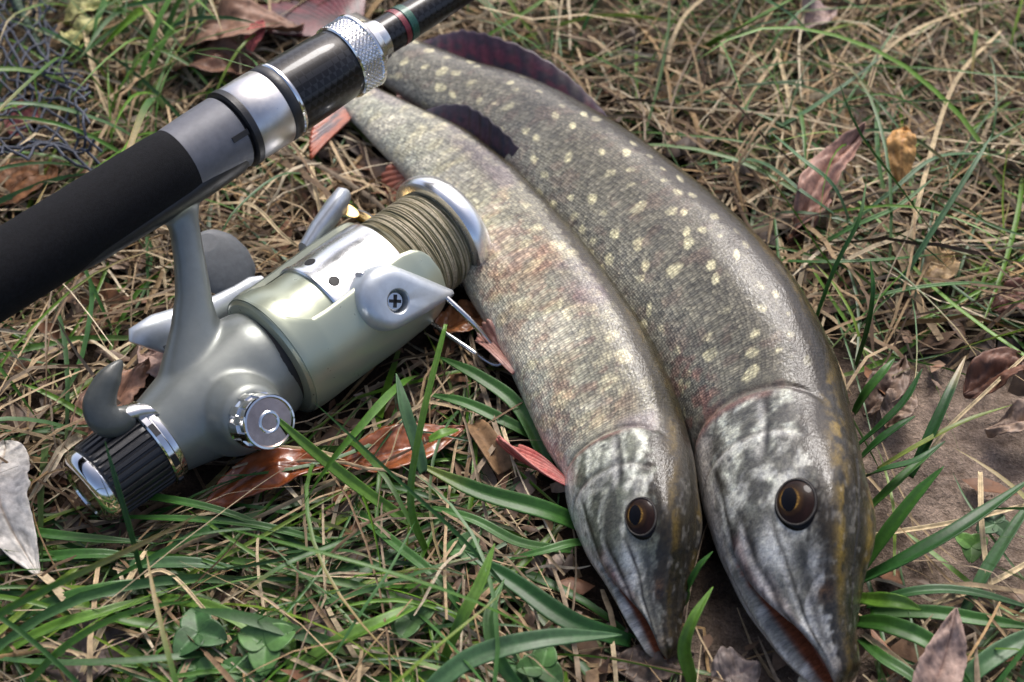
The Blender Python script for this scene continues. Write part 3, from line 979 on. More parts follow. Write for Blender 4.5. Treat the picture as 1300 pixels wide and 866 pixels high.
rl('carbon_sleeve', [(146.3, 12), (146.4, 15.4), (152, 15.45), (165, 15.1), (176.5, 14.7), (177.4, 14.3), (177.5, 11)], M['carbon'])
# knurled nut: crossed diagonal cuts
kn = []
for x in np.linspace(178.2, 186.6, 43):
    kn.append((x, 15.7))
knp = [(177.0, 11), (177.1, 15.0), (177.6, 15.7)] + kn + [(187.2, 16.0), (188.3, 16.1), (188.9, 15.5), (189.2, 12), (189.0, 9)]


def knurl(x, r, ph):
    rr = np.full(len(ph), r)
    if 178.2 <= x <= 186.6:
        N_ = 44
        a1 = np.abs(np.mod(ph * N_ / (2 * math.pi) + (x - 178) / 2.0, 1) - .5) * 2
        a2 = np.abs(np.mod(ph * N_ / (2 * math.pi) - (x - 178) / 2.0, 1) - .5) * 2
        rr = r - .9 * (1 - np.minimum(1, np.minimum(a1, a2) * 2.4))
    return rr


rl('knurled_ring', knp, M['chrome'], 496, rmod=knurl, sharp=25)
rl('tapered_collar', [(188.6, 8), (188.7, 13.4), (190, 12.9), (191, 12.5), (191.2, 11.4), (193, 10.8), (194.5, 10.2), (194.8, 9.2), (197, 9.0), (199, 8.5), (199.2, 6)], M['steel'])
rl('rod_blank', [(196, 0), (196, 8.0), (240, 7.3), (420, 5.4), (800, 3.4), (1150, 2.0), (1150, 0)], M['carbon'], 48)
rl('red_thread_wrap', [(207.4, 6.2), (207.6, 8.05), (210.2, 8.0), (210.4, 6.2)], M['redthread'], 48)
rl('green_thread_wrap', [(210.7, 6.2), (210.9, 8.05), (214.4, 8.0), (214.6, 6.2)], M['greenthread'], 48)


def loft(sections, n=40):
    """sections: list of (centre, axisA, axisB) ; closed with fans"""
    ph = np.linspace(0, 2 * math.pi, n, endpoint=False)
    V = [np.array(c) + np.outer(np.cos(ph), a) + np.outer(np.sin(ph), b) for c, a, b in sections]
    V = np.array(V).reshape(-1, 3)
    k0 = len(V)
    F = grid_faces(len(sections), n, wrapv=True).tolist()
    V = np.concatenate([V, [sections[0][0]], [sections[-1][0]]])
    for j in range(n):
        F.append([(j + 1) % n, j, k0])
        F.append([k0 - n + j, k0 - n + (j + 1) % n, k0 + 1])
    return V * .001, F


# grey lip of the seat under the grip that takes the reel foot
V, F = loft([((x, 0, zc), (0, hy, 0), (0, 0, hz)) for x, zc, hy, hz in
             [(24, -9, 2, 2), (32, -10, 7, 4), (50, -10.2, 9.5, 5), (80, -10, 10.5, 6.2), (100, -9, 11, 7.5), (116, -8, 11, 8), (120, -7, 10, 7)]])
mesh_np('foot_socket', V, F, M['blackplastic'], rod, sharp=60)

reel = empty('fishing_reel', RM)
tag(reel, 'olive-silver spinning reel with black ribbed drag knob, clamped under the fishing rod', 'fishing reel')

# ---- housing: lofts blended into one skin by a voxel remesh
parts = []


def ell(axis, secs):
    out = []
    for t in secs:
        if axis == 'X':
            x, yc, zc, hy, hz = t
            out.append(((x, yc, zc), (0, hy, 0), (0, 0, hz)))
        elif axis == 'Z':
            z, xc, yc, hx, hy = t
            out.append(((xc, yc, z), (hx, 0, 0), (0, hy, 0)))
        else:
            y, xc, zc, hz, hx = t
            out.append(((xc, y, zc), (0, 0, hz), (hx, 0, 0)))
    return loft(out, 48)


parts.append(ell('X', [(30, 0, 0, 15, 15.5), (36, 0, 0, 16.6, 17), (45, 0, 0, 18.5, 19.5), (56, 0, -.5, 20.5, 22), (68, 0, -1, 21.5, 24), (78, 0, 0, 22, 24), (84, 0, 0, 21.5, 23), (88, 0, 0, 19, 20)]))
parts.append(ell('Z', [(-5, 58, 0, 22, 14), (8, 57, 0, 21, 13.5), (16, 58.5, 0, 17.5, 11.5), (24, 63, 0, 13.2, 9), (32, 68.5, 0, 9.8, 7.2), (42, 75, 0, 7.6, 6), (52, 80, 0, 6.7, 5.4), (62, 84.5, 0, 6.6, 5.2), (68, 87.5, 0, 8, 5.8), (72, 89, 0, 11, 7)]))
parts.append(ell('Y', [(-31, 59, -6, 9.5, 9.5), (-29, 59, -6, 12, 12), (-26, 59, -6, 13.3, 13.3), (-21, 59.5, -5.5, 15, 15), (-14, 60, -5, 18, 19), (0, 60, -4, 18, 20), (16, 61, 0, 15, 15), (22, 62, 0, 12, 12), (29, 62, 0, 10, 10)]))
parts.append(ell('X', [(62, 0, 70.5, 6, 2), (70, 0, 70.6, 8, 3), (88, 0, 70.4, 8.5, 3.6), (104, 0, 70.6, 8, 3), (114, 0, 70.6, 6, 2)]))
VV, FF, n0 = [], [], 0
for v_, f_ in parts:
    VV.append(v_)
    FF += [[i + n0 for i in f] for f in f_]
    n0 += len(v_)
ho = mesh_np('housing', np.concatenate(VV), FF, M['body'])
bmx = bmesh.new()
bmx.from_mesh(ho.data)
bmesh.ops.recalc_face_normals(bmx, faces=bmx.faces)
bmx.to_mesh(ho.data)
bmx.free()
md = ho.modifiers.new('r', 'REMESH')
md.mode = 'VOXEL'
md.voxel_size = .0009
md = ho.modifiers.new('s', 'SMOOTH')
md.factor = .5
md.iterations = 22
dg = bpy.context.evaluated_depsgraph_get()
me = bpy.data.meshes.new_from_object(ho.evaluated_get(dg))
ho.modifiers.clear()
ho.data = me
me.polygons.foreach_set('use_smooth', np.ones(len(me.polygons), bool))
ho.parent = reel

# ---- rear drag
knob = lathe('drag_knob', [(4.0, 9), (3.8, 14.2), (4.8, 15.3)] + [(x, 15.5 + .045 * x) for x in np.linspace(6, 26, 12)] + [(27, 16.2), (27.2, 10)], M['blackplastic'], reel, n=264, sharp=50,
             rmod=lambda x, r, ph: r - (.95 * (np.abs(np.mod(ph * 33 / (2 * math.pi), 1) - .5) < .17) if 5 < x < 26.2 else 0) * np.ones(len(ph)))
lathe('end_ring', [(4.6, 10), (4.5, 14.6), (3.4, 15.3), (1.6, 15.2), (-.4, 14.2), (-1.6, 12.8), (-2.0, 11.2), (-1.2, 10.6), (-.9, 0)], M['chrome'], knob, n=72)
lathe('drag_ring', [(26.6, 12), (26.6, 17.0), (27.2, 17.6), (29.4, 17.8), (30.0, 17.2), (30.4, 17.3), (32.2, 17.2), (32.8, 16.6), (33, 13)], M['chrome'], reel, n=72)
for a_ in np.linspace(0, 2 * math.pi, 9)[:-1]:
    m_ = bmesh.new()
    bmesh.ops.create_cube(m_, size=1, matrix=Matrix.Rotation(a_ + .3, 4, 'X') @ Matrix.Translation((.0284, 0, .0177)) @ Matrix.Diagonal((.0022, .0050, .0006, 1)))
    me = bpy.data.meshes.new('index_mark')
    m_.to_mesh(me)
    m_.free()
    me.materials.append(M['blackplastic'])
    so = bpy.data.objects.new('index_mark', me)
    COL.objects.link(so)
    so.parent = knob

# ---- anti-reverse lever: curved claw behind the housing
cl_ = catmull([(27.0, -9, 17.5), (21.5, -9, 17.0), (17.6, -9, 20.5), (18.0, -9, 25.5), (22.5, -9, 29.8), (28.5, -9, 33), (34, -9, 35)], 44)
wd_ = np.interp(np.linspace(0, 1, 44), [0, .08, .3, .55, .8, .97, 1], [2.6, 5.0, 6.6, 6.2, 4.4, 1.6, .5])
T_ = np.gradient(cl_, axis=0)
T_ /= np.linalg.norm(T_, axis=1)[:, None]
Nn = np.stack([-T_[:, 2], 0 * T_[:, 0], T_[:, 0]], -1)
V, F = loft([(cl_[i], tuple(Nn[i] * wd_[i]), (0, min(wd_[i] * .75, 3.4), 0)) for i in range(44)], 24)
lever = mesh_np('anti_reverse_lever', V, F, M['lever'], reel, sharp=60)
V, F = loft([((24.5, -9, 17.6), (0, 3.4, 0), (-1.0, 0, 3.3)), ((29.5, -9, 15.6), (0, 3.6, 0), (-1.0, 0, 3.7)), ((33.5, -9, 13.0), (0, 3.6, 0), (-1.0, 0, 3.6))], 24)
mesh_np('lever_pin', V, F, M['satin'], lever, sharp=50)

# ---- chrome screw cap on the side
cap = lathe('side_cap', [(-27, 8), (-28, 10.4), (-29, 10.9), (-30.8, 10.8), (-35.9, 10.5), (-36.1, 10.5), (-41.5, 10.3), (-42.0, 10.2), (-42.8, 9.9), (-42.9, 9.2), (-42.0, 8.7), (-41.9, 7)][::-1], M['chrome'], reel, 'Y', (58.3, 0, -7), n=240, sharp=30,
            rmod=lambda x, r, ph: r - (.8 * (np.abs(np.mod(ph * 10 / (2 * math.pi) + (.5 if x < -36 else 0), 1) - .5) < .22) if -41.6 < x < -30.5 else 0) * np.ones(len(ph)))
lathe('cap_face', [(-42.4, 0), (-42.3, 5), (-42.1, 8.9)], M['cap_reflection'], cap, 'Y', (58.3, 0, -7), n=48)
lathe('emblem', [(-42.4, 3.0), (-42.7, 3.3), (-42.7, 3.9), (-42.3, 4.3)], M['chrome'], cap, 'Y', (58.3, 0, -7), n=32)

# ---- rotor
rotor = lathe('rotor', [(84, 12), (85.5, 22), (86.2, 25.2), (87.2, 26.3), (91, 26.9), (96, 26.4), (100, 25.2), (103, 24.3), (107, 24.1), (120, 24.0), (121, 23.4), (121, 10)], M['champ'], reel, n=96, sharp=28)
lathe('rotor_gap_shade', [(81, 10), (81, 21.5), (86, 21.5), (86, 10)], M['dark'], rotor, n=64)  # dark ring painted as the shade between housing and rotor


def arm(sgn):
    xs = np.concatenate([np.linspace(87.5, 112, 26), np.linspace(112, 158, 36)[1:]])
    ext = np.interp(xs, [87.5, 91, 95, 100, 106, 114, 130, 146, 152, 155, 157, 158], [110, 60, 50, 42, 41, 41, 42, 42, 39, 34, 26, 12])
    cen = -109 if sgn < 0 else 70
    G = []
    for r_f in (0, 1):
        rows = []
        for x, e_ in zip(xs, ext):
            t = np.linspace(-1, 1, 41)
            ph = np.radians(cen + t * e_)
            rb = np.interp(x, [87.5, 89, 100, 130, 150, 158], [27.0, 27.4, 28.4, 29.0, 28.6, 27.5])
            rr = rb - .9 * np.clip((np.abs(t) - .93) / .07, 0, 1) ** 2 if r_f == 0 else np.full(41, 25.9 if x > 122 else 25.4)
            rows.append(np.stack([np.full(41, x), rr * np.sin(ph), rr * np.cos(ph)], -1))
        G.append(np.array(rows))
    nu_, nv_ = G[0].shape[:2]
    n = nu_ * nv_
    F_ = grid_faces(nu_, nv_)
    rim = np.array([i * nv_ for i in range(nu_)] + [(nu_ - 1) * nv_ + j for j in range(1, nv_)] + [i * nv_ + nv_ - 1 for i in range(nu_ - 2, -1, -1)] + [j for j in range(nv_ - 2, 0, -1)])
    r2 = np.roll(rim, -1)
    return mesh_np('rotor_arm', np.concatenate([G[0].reshape(-1, 3), G[1].reshape(-1, 3)]) * .001,
                   np.concatenate([F_, F_[:, ::-1] + n, np.stack([rim, rim + n, r2 + n, r2], -1)]), M['champ'], rotor, sharp=40)


arm(-1)
arm(1)

# ---- bail arm joint: drop-shaped cover with a sunken cross-head screw
hx, hz = 131.5, -2.0
ph = np.linspace(0, 2 * math.pi, 120, endpoint=False)
tipd = np.array([157.5, -15.0])
outl = []
for a_ in ph:                                   # distance from the screw to the outline of circle + tangents to the tip
    d_ = np.array([math.cos(a_), math.sin(a_)])
    best = 0
    for f_ in np.linspace(0, 1, 30):
        c_ = np.array([130.0, .5]) * (1 - f_) + tipd * f_
        R_ = 13.2 * (1 - f_) ** 1.0 + 1.8 * f_
        o_ = np.array([hx, hz]) - c_
        b_ = o_ @ d_
        q_ = b_ * b_ - (o_ @ o_ - R_ * R_)
        if q_ > 0:
            best = max(best, -b_ + math.sqrt(q_))
    outl.append(best)
outl = np.array(outl)
prof = [(0, 'a', -28.6), (4.2, 'a', -28.6), (4.6, 'a', -28.8), (4.75, 'a', -33.6), (5.2, 'a', -34.1), (.62, 'f', -34.3), (.78, 'f', -33.8), (.90, 'f', -32.6), (.97, 'f', -31.0), (1.0, 'f', -29.2), (1.0, 'f', -24.0)]
rows = []
for r_f, kind, y in prof:
    rr = np.minimum(outl * .985, r_f) if kind == 'a' else np.maximum(outl * r_f, 5.35 * min(1, r_f + .4))
    far = np.clip((rr - 11) / 16, 0, 1)
    rows.append(np.stack([hx + rr * np.cos(ph), y + far * 3.2, hz + rr * np.sin(ph)], -1))
bail = mesh_np('bail_arm', np.array(rows).reshape(-1, 3) * .001, grid_faces(len(prof), 120, wrapv=True), M['bodylight'], rotor, sharp=38)
scr = lathe('screw', [(-29, 3.9), (-31.0, 3.8), (-31.5, 3.3), (-31.6, 0)], M['steel'], bail, 'Y', (hx, 0, hz), n=40)
for a_ in (35, 125):  # dark bars in place of the shade in the cross slot
    m_ = bmesh.new()
    bmesh.ops.create_cube(m_, size=1, matrix=Matrix.Translation((hx * .001, -.0316, hz * .001)) @ Matrix.Rotation(rad(a_), 4, 'Y') @ Matrix.Diagonal((.0052, .0006, .0013, 1)))
    me = bpy.data.meshes.new('screw_slot_shade')
    m_.to_mesh(me)
    m_.free()
    me.materials.append(M['dark'])
    so = bpy.data.objects.new('screw_slot_shade', me)
    COL.objects.link(so)
    so.parent = bail
lathe('pivot_pin', [(-23, 1.2), (-27.4, 1.1), (-27.8, .7), (-27.9, 0)], M['satin'], rotor, 'Y', (127, 0, 13.2), n=20)

RMi = RM.inverted()


def to_reel(p):
    return np.array(RMi @ Vector(p))


wp = [np.array([.153, -.0285, -.0125]), to_reel(at(592, 402, .026)), to_reel(at(616, 428, .017)), to_reel(at(638, 456, .0075)),
      to_reel(at(626, 463, .005)), to_reel(at(592, 441, .007)), to_reel(at(558, 418, .008)), to_reel(at(525, 395, .008)), np.array([.150, .018, -.024])]
V, F = tube_np(catmull(wp, 60), .00115, 10)
mesh_np('bail_wire', V, F, M['steel'], rotor)

# ---- far bail arm with the line roller
V, F = loft([((132, 22, 22), (0, 4, -3), (0, 2.5, 3)), ((142, 24, 25), (0, 5, -4), (0, 3, 3.5)), ((154, 26, 28.5), (0, 6, -4), (1, 3.5, 4)), ((161, 26.5, 30.5), (0, 5.5, -4), (1, 3.2, 3.6)), ((164.5, 26.5, 31), (0, 2.5, -2), (0, 1.5, 1.8))], 28)
ra = mesh_np('roller_arm', V, F, M['bodylight'], rotor, sharp=60)
V, F = loft([((161, 26, 25), (0, 3.6, 3.6), (3.2, 0, -1)), ((163, 26.5, 22), (0, 3, 3), (2.8, 0, -1)), ((166, 27, 18), (0, 3.6, 3.6), (3.2, 0, -1))], 24)
mesh_np('line_roller', V, F, M['gold'], ra, sharp=60)
V, F = loft([((166, 27, 18), (0, 4.6, 4.6), (4.0, 0, -1)), ((168, 27, 14), (0, 4.8, 4.8), (4.0, 0, -1)), ((169, 27, 11), (0, 3, 3), (2.5, 0, -1))], 24)
mesh_np('roller_cap', V, F, M['rubber'], ra, sharp=60)

# ---- spool
spool = lathe('spool', [(112, 10), (112.2, 24.9), (112.8, 25.5), (114, 25.6), (115.4, 25.1), (130, 25.0), (147, 25.0), (147.8, 24.7), (148.2, 23.8), (148.3, 20)], M['skirt'], reel, n=120, sharp=30)
for x_, a_ in ((119.2, -15), (118.4, -51), (119, 100), (119, 150), (119, 60)):    # drain holes in the skirt, dark discs for the shade inside
    an = rad(a_)
    V, F = lathe('skirt_hole_shade', [(24.2, 0), (25.12, 2.35), (25.14, 2.2), (25.11, 0)], M['dark'], spool, 'Z', n=28, make=False)
    Mh = Matrix.Translation((x_ * .001, 0, 0)) @ Matrix.Rotation(-an, 4, 'X')
    V = np.array([Mh @ Vector(p) for p in V])
    mesh_np('skirt_hole_shade', V, F, M['dark'], spool, sharp=30)
xs_ = np.linspace(148, 178.5, 300)
lp_ = [(148, 15)] + [(x, 22.4 - .028 * (x - 148) + .28 * math.sin((x - 148) * 2 * math.pi / .82) + .25 * math.sin(x * 1.3)) for x in xs_] + [(178.6, 15)]
ln = lathe('wound_line', lp_, M['line'], reel, n=120, sharp=180)
rs = random.Random(4)
M['paleline'] = simple('pale_line', (.42, .36, .24), .5, 0, .3, 900)
for i in range(34):                               # loose crossing turns on top of the winding
    xc_, sl_, r0 = rs.uniform(150, 177), rs.uniform(-1.6, 1.6), 22.55
    a_ = np.linspace(0, 2 * math.pi, 61)
    p_ = np.stack([np.clip(xc_ + sl_ * np.sin(a_ + rs.uniform(0, 6)), 148.6, 178), (r0 - .028 * (xc_ - 148)) * np.cos(a_), (r0 - .028 * (xc_ - 148)) * np.sin(a_)], -1) * .001
    V, F = tube_np(p_, .00034, 6, False)
    mesh_np('line_turn', V, F, M['paleline'] if i % 2 else M['line'], ln)
lathe('spool_lip', [(178.2, 15), (178.3, 24.6), (178.9, 26.0), (180.2, 26.8), (182, 27.0), (184.5, 26.5), (187, 25.3), (188.8, 23.6), (189.2, 22.2), (188.6, 21.8)], M['skirt'], spool, n=120, sharp=32)
lathe('spool_face', [(188.4, 22.0), (189.6, 20), (190.2, 16), (188, 14), (187, 0)], M['goldface'], spool, n=96, sharp=40)

# ---- folding handle on the far side
hub = lathe('handle_hub', [(24, 6), (24, 9.5), (34, 8.8), (40, 8.2), (44, 7), (45, 0)], M['bodylight'], reel, 'Y', (62, 0, 1), n=48)
V, F = loft([((56, 37, 25), (-3, 0, 4), (0, 3, 0)), ((60, 38, 24), (-4, 0, 9), (0, 5.5, 0)), ((70, 39, 22), (-3, 0, 10.5), (0, 6.5, 0)), ((80, 40, 20.5), (-2, 0, 8.5), (0, 6, 0)), ((92, 40.5, 18.5), (-1, 0, 6.2), (0, 4.2, 0)), ((104, 41, 17), (0, 0, 5.6), (0, 3.6, 0)), ((112, 41, 16.5), (0, 0, 5.6), (0, 3.6, 0)), ((117, 41, 16.2), (0, 0, 3.5), (0, 2.4, 0))], 32)
ha = mesh_np('handle_arm', V, F, M['bodylight'], reel, sharp=60)
V, F = loft([((63, 32.6, 18.5), (0, .5, 3.4), (1, 0, .1)), ((66, 32.4, 17.5), (0, .5, 3.4), (1, 0, .1)), ((79, 33.4, 14.0), (0, .5, 3), (1, 0, .1)), ((81, 33.7, 13.8), (0, .5, 2.5), (1, 0, .1))], 16)
mesh_np('arm_inlay', V, F, M['rubber'], ha, sharp=40)
V, F = loft([((107, 41 + dy, 17 + dz), (a, 0, .0), (0, b * .55, b * .85)) for dy, dz, a, b in [(0, 0, 4, 4), (2, 4, 5, 5), (3, 7, 9, 7), (4, 10, 12, 9), (5.5, 15, 13, 10), (7, 20, 12, 9.5), (8, 23.5, 9.5, 7.5), (8.6, 25.5, 5, 4)]], 40)
hk = mesh_np('handle_knob', V, F, M['rubber'], reel, sharp=60)

# ------------------------------------------------------------------ what blades must keep clear of
CLEAR = []
for f_ in (bigf, smallf):
    u_ = np.linspace(0, 1, 40)
    CLEAR.append((np.stack([f_.tab(u_, j) for j in range(3)], -1), f_.tab(u_, 3)))
RMn = np.array(RM)
AX0, AXD = RMn[:3, 3], RMn[:3, 0]
RD0 = RMn[:3, 3] + RMn[:3, 2] * .083


def seg_dist(P, o, d, a, b):
    t = np.clip((P - o) @ d, a, b)
    return np.linalg.norm(P - o - t[..., None] * d, axis=-1)


def blocked(P, near=True):
    """P (n,k,3) -> n booleans: the blade runs through a fish, the reel or the rod, or stands too tall right beside them"""
    bad = np.zeros(P.shape[:2], bool)
    for C, h in CLEAR:
        d = np.full(P.shape[:2], 9.)
        for c, hh in zip(C, h):
            d = np.minimum(d, np.linalg.norm(P[..., :2] - c[:2], axis=-1) - hh)
        bad |= (d < -.004) & (P[..., 2] > .0)
        if near:
            bad |= (d < .022) & (P[..., 2] > .012)
    dr = seg_dist(P, AX0, AXD, .0, .188)
    bad |= (seg_dist(P, AX0, AXD, .0, .032) < .0185) | (seg_dist(P, AX0, AXD, .032, .085) < .025) | (seg_dist(P, AX0, AXD, .085, .188) < .029)
    bad |= (seg_dist(P, RMn @ np.array([.062, .02, .018, 1]) @ np.eye(4)[:, :3], RMn[:3, 0], 0, .05) < .03)
    if near:
        bad |= (dr < .045) & (P[..., 2] > .022)
    bad |= seg_dist(P, RD0, AXD, -.27, 1.1) < .019
    return bad.any(1)


def ribbons(path, width, fold, roll, col, colvar_tip=None):
    """path (n,k,3), width (n,k) -> V, F, C"""
    n, k = path.shape[:2]
    T = np.gradient(path, axis=1)
    T /= np.linalg.norm(T, axis=-1, keepdims=True) + 1e-9
    up = np.array([0, 0, 1.])
    S = np.cross(T, up)
    S /= np.linalg.norm(S, axis=-1, keepdims=True) + 1e-9
    N = np.cross(S, T)
    r = roll[..., None]
    S2 = S * np.cos(r) + N * np.sin(r)
    N2 = N * np.cos(r) - S * np.sin(r)
    w_ = width[..., None]
    A = path - S2 * w_ / 2 + N2 * w_ * fold[:, None, None]
    B = path + S2 * w_ / 2 + N2 * w_ * fold[:, None, None]
    V = np.stack([A, path, B], 2)
    idx = np.arange(n * k * 3).reshape(n, k, 3)
    F = np.concatenate([np.stack([idx[:, :-1, j], idx[:, 1:, j], idx[:, 1:, j + 1], idx[:, :-1, j + 1]], -1).reshape(-1, 4) for j in (0, 1)])
    C = np.repeat(col[:, :, None], 3, 2)
    C = C * np.array([1.08, .86, 1.0])[None, None, :, None]
    return V.reshape(-1, 3), F, C.reshape(-1, 3)


def near_view(xy):
    return (np.abs(xy[:, 0]) < .42) & (xy[:, 1] > -.34) & (xy[:, 1] < .55)


X0, X1, Y0, Y1 = -.62, .62, -.46, .80

# ------------------------------------------------------------------ dry straw mat (uncountable)
def straws(n, rg, zlo, zhi, wmul=1, lmul=1, seed=0):
    k = 8
    xy = np.stack([rg.uniform(X0, X1, n), rg.uniform(Y0, Y1, n)], -1)
    px = project(np.concatenate([xy, np.zeros((n, 1))], -1))
    x, y = px[:, 0], px[:, 1]
    dens = np.full(n, .85)
    dens = np.where((x < 720) & (y > 560), .75, dens)
    dens = np.where((x < 230) & (y < 230), .55, dens)
    dens *= 1 - .93 * soil_patch(xy)
    dens *= .55 + .9 * sstep(.35, .65, fbm(xy * 16, 21, 3))
    keep = rg.uniform(0, 1, n) < dens
    xy = xy[keep]
    n = len(xy)
    L = rg.gamma(3.2, .019, n) * lmul + .014
    hd = rg.uniform(0, 2 * math.pi, n)
    cur = rg.normal(0, 7, n) * .6
    kink = np.where(rg.uniform(0, 1, n) < .25, rg.normal(0, .8, n), 0)
    kp = rg.uniform(.25, .75, n)
    t = np.linspace(0, 1, k)[None]
    ang = hd[:, None] + cur[:, None] * L[:, None] * t + kink[:, None] * (t > kp[:, None])
    st = L[:, None] / (k - 1)
    dx = np.cumsum(np.cos(ang) * st, 1) - np.cos(ang[:, :1]) * st
    dy = np.cumsum(np.sin(ang) * st, 1) - np.sin(ang[:, :1]) * st
    X = xy[:, :1] + dx
    Y = xy[:, 1:] + dy
    z0 = rg.uniform(zlo, zhi, n)[:, None]
    bow = np.abs(rg.normal(0, .006, n))[:, None]
    tilt = rg.normal(0, .10, n)[:, None] * L[:, None]
    Z = z0 + bow * np.sin(math.pi * t) * np.minimum(1, L[:, None] / .05) + tilt * (t - .5) + rg.normal(0, .0008, (n, k))
    gz = ground_z(np.stack([X, Y], -1))
    Z = np.maximum(Z + gz + .003, gz + .0008)
    P = np.stack([X, Y, Z], -1)
    ok = ~blocked(P) & (rg.uniform(0, 1, n) > .92 * soil_patch(P[:, :, :2]).max(1))
    P, L = P[ok], L[ok]
    n = len(P)
    W_ = rg.gamma(4, .00022, n) * wmul + .00032
    wide = rg.uniform(0, 1, n) < .045
    W_ = np.where(wide, W_ * 2.3, W_)
    prof = np.interp(np.linspace(0, 1, k), [0, .12, .8, 1], [.75, 1, .9, .25])
    pal = np.array([(.38, .282, .165), (.45, .360, .225), (.31, .215, .115), (.24, .185, .125), (.165, .108, .060), (.54, .46, .32), (.33, .215, .10), (.10, .064, .038)])
    pi = rg.choice(len(pal), n, p=[.22, .17, .17, .14, .12, .06, .06, .06])
    c = pal[pi] * rg.uniform(.72, 1.12, (n, 1))
    c = np.repeat(c[:, None], k, 1) * (1 + .25 * (rg.uniform(0, 1, (n, 1, 1)) - .5) * np.linspace(-1, 1, k)[None, :, None])
    return ribbons(P, W_[:, None] * prof[None], rg.uniform(-.25, .35, n), rg.normal(0, .5, (n, 1)) + np.linspace(0, 1, k)[None] * rg.normal(0, .7, (n, 1)), c)


def join(lst):
    V, F, C, o = [], [], [], 0
    for v, f, c in lst:
        V.append(v)
        F.append(f + o)
        C.append(c)
        o += len(v)
    return np.concatenate(V), np.concatenate(F), np.concatenate(C)


rg = np.random.default_rng(3)
V, F, C = join([straws(30000, rg, -.002, .004, 1.0, .9), straws(18000, rg, .002, .010), straws(5500, rg, .005, .016, .85, 1.25)])
st_o = mesh_np('dry_grass', V, F, M['straw'], col=C)
tag(st_o, 'matted dry straw-coloured grass stems covering the ground', 'dry grass', kind='stuff')

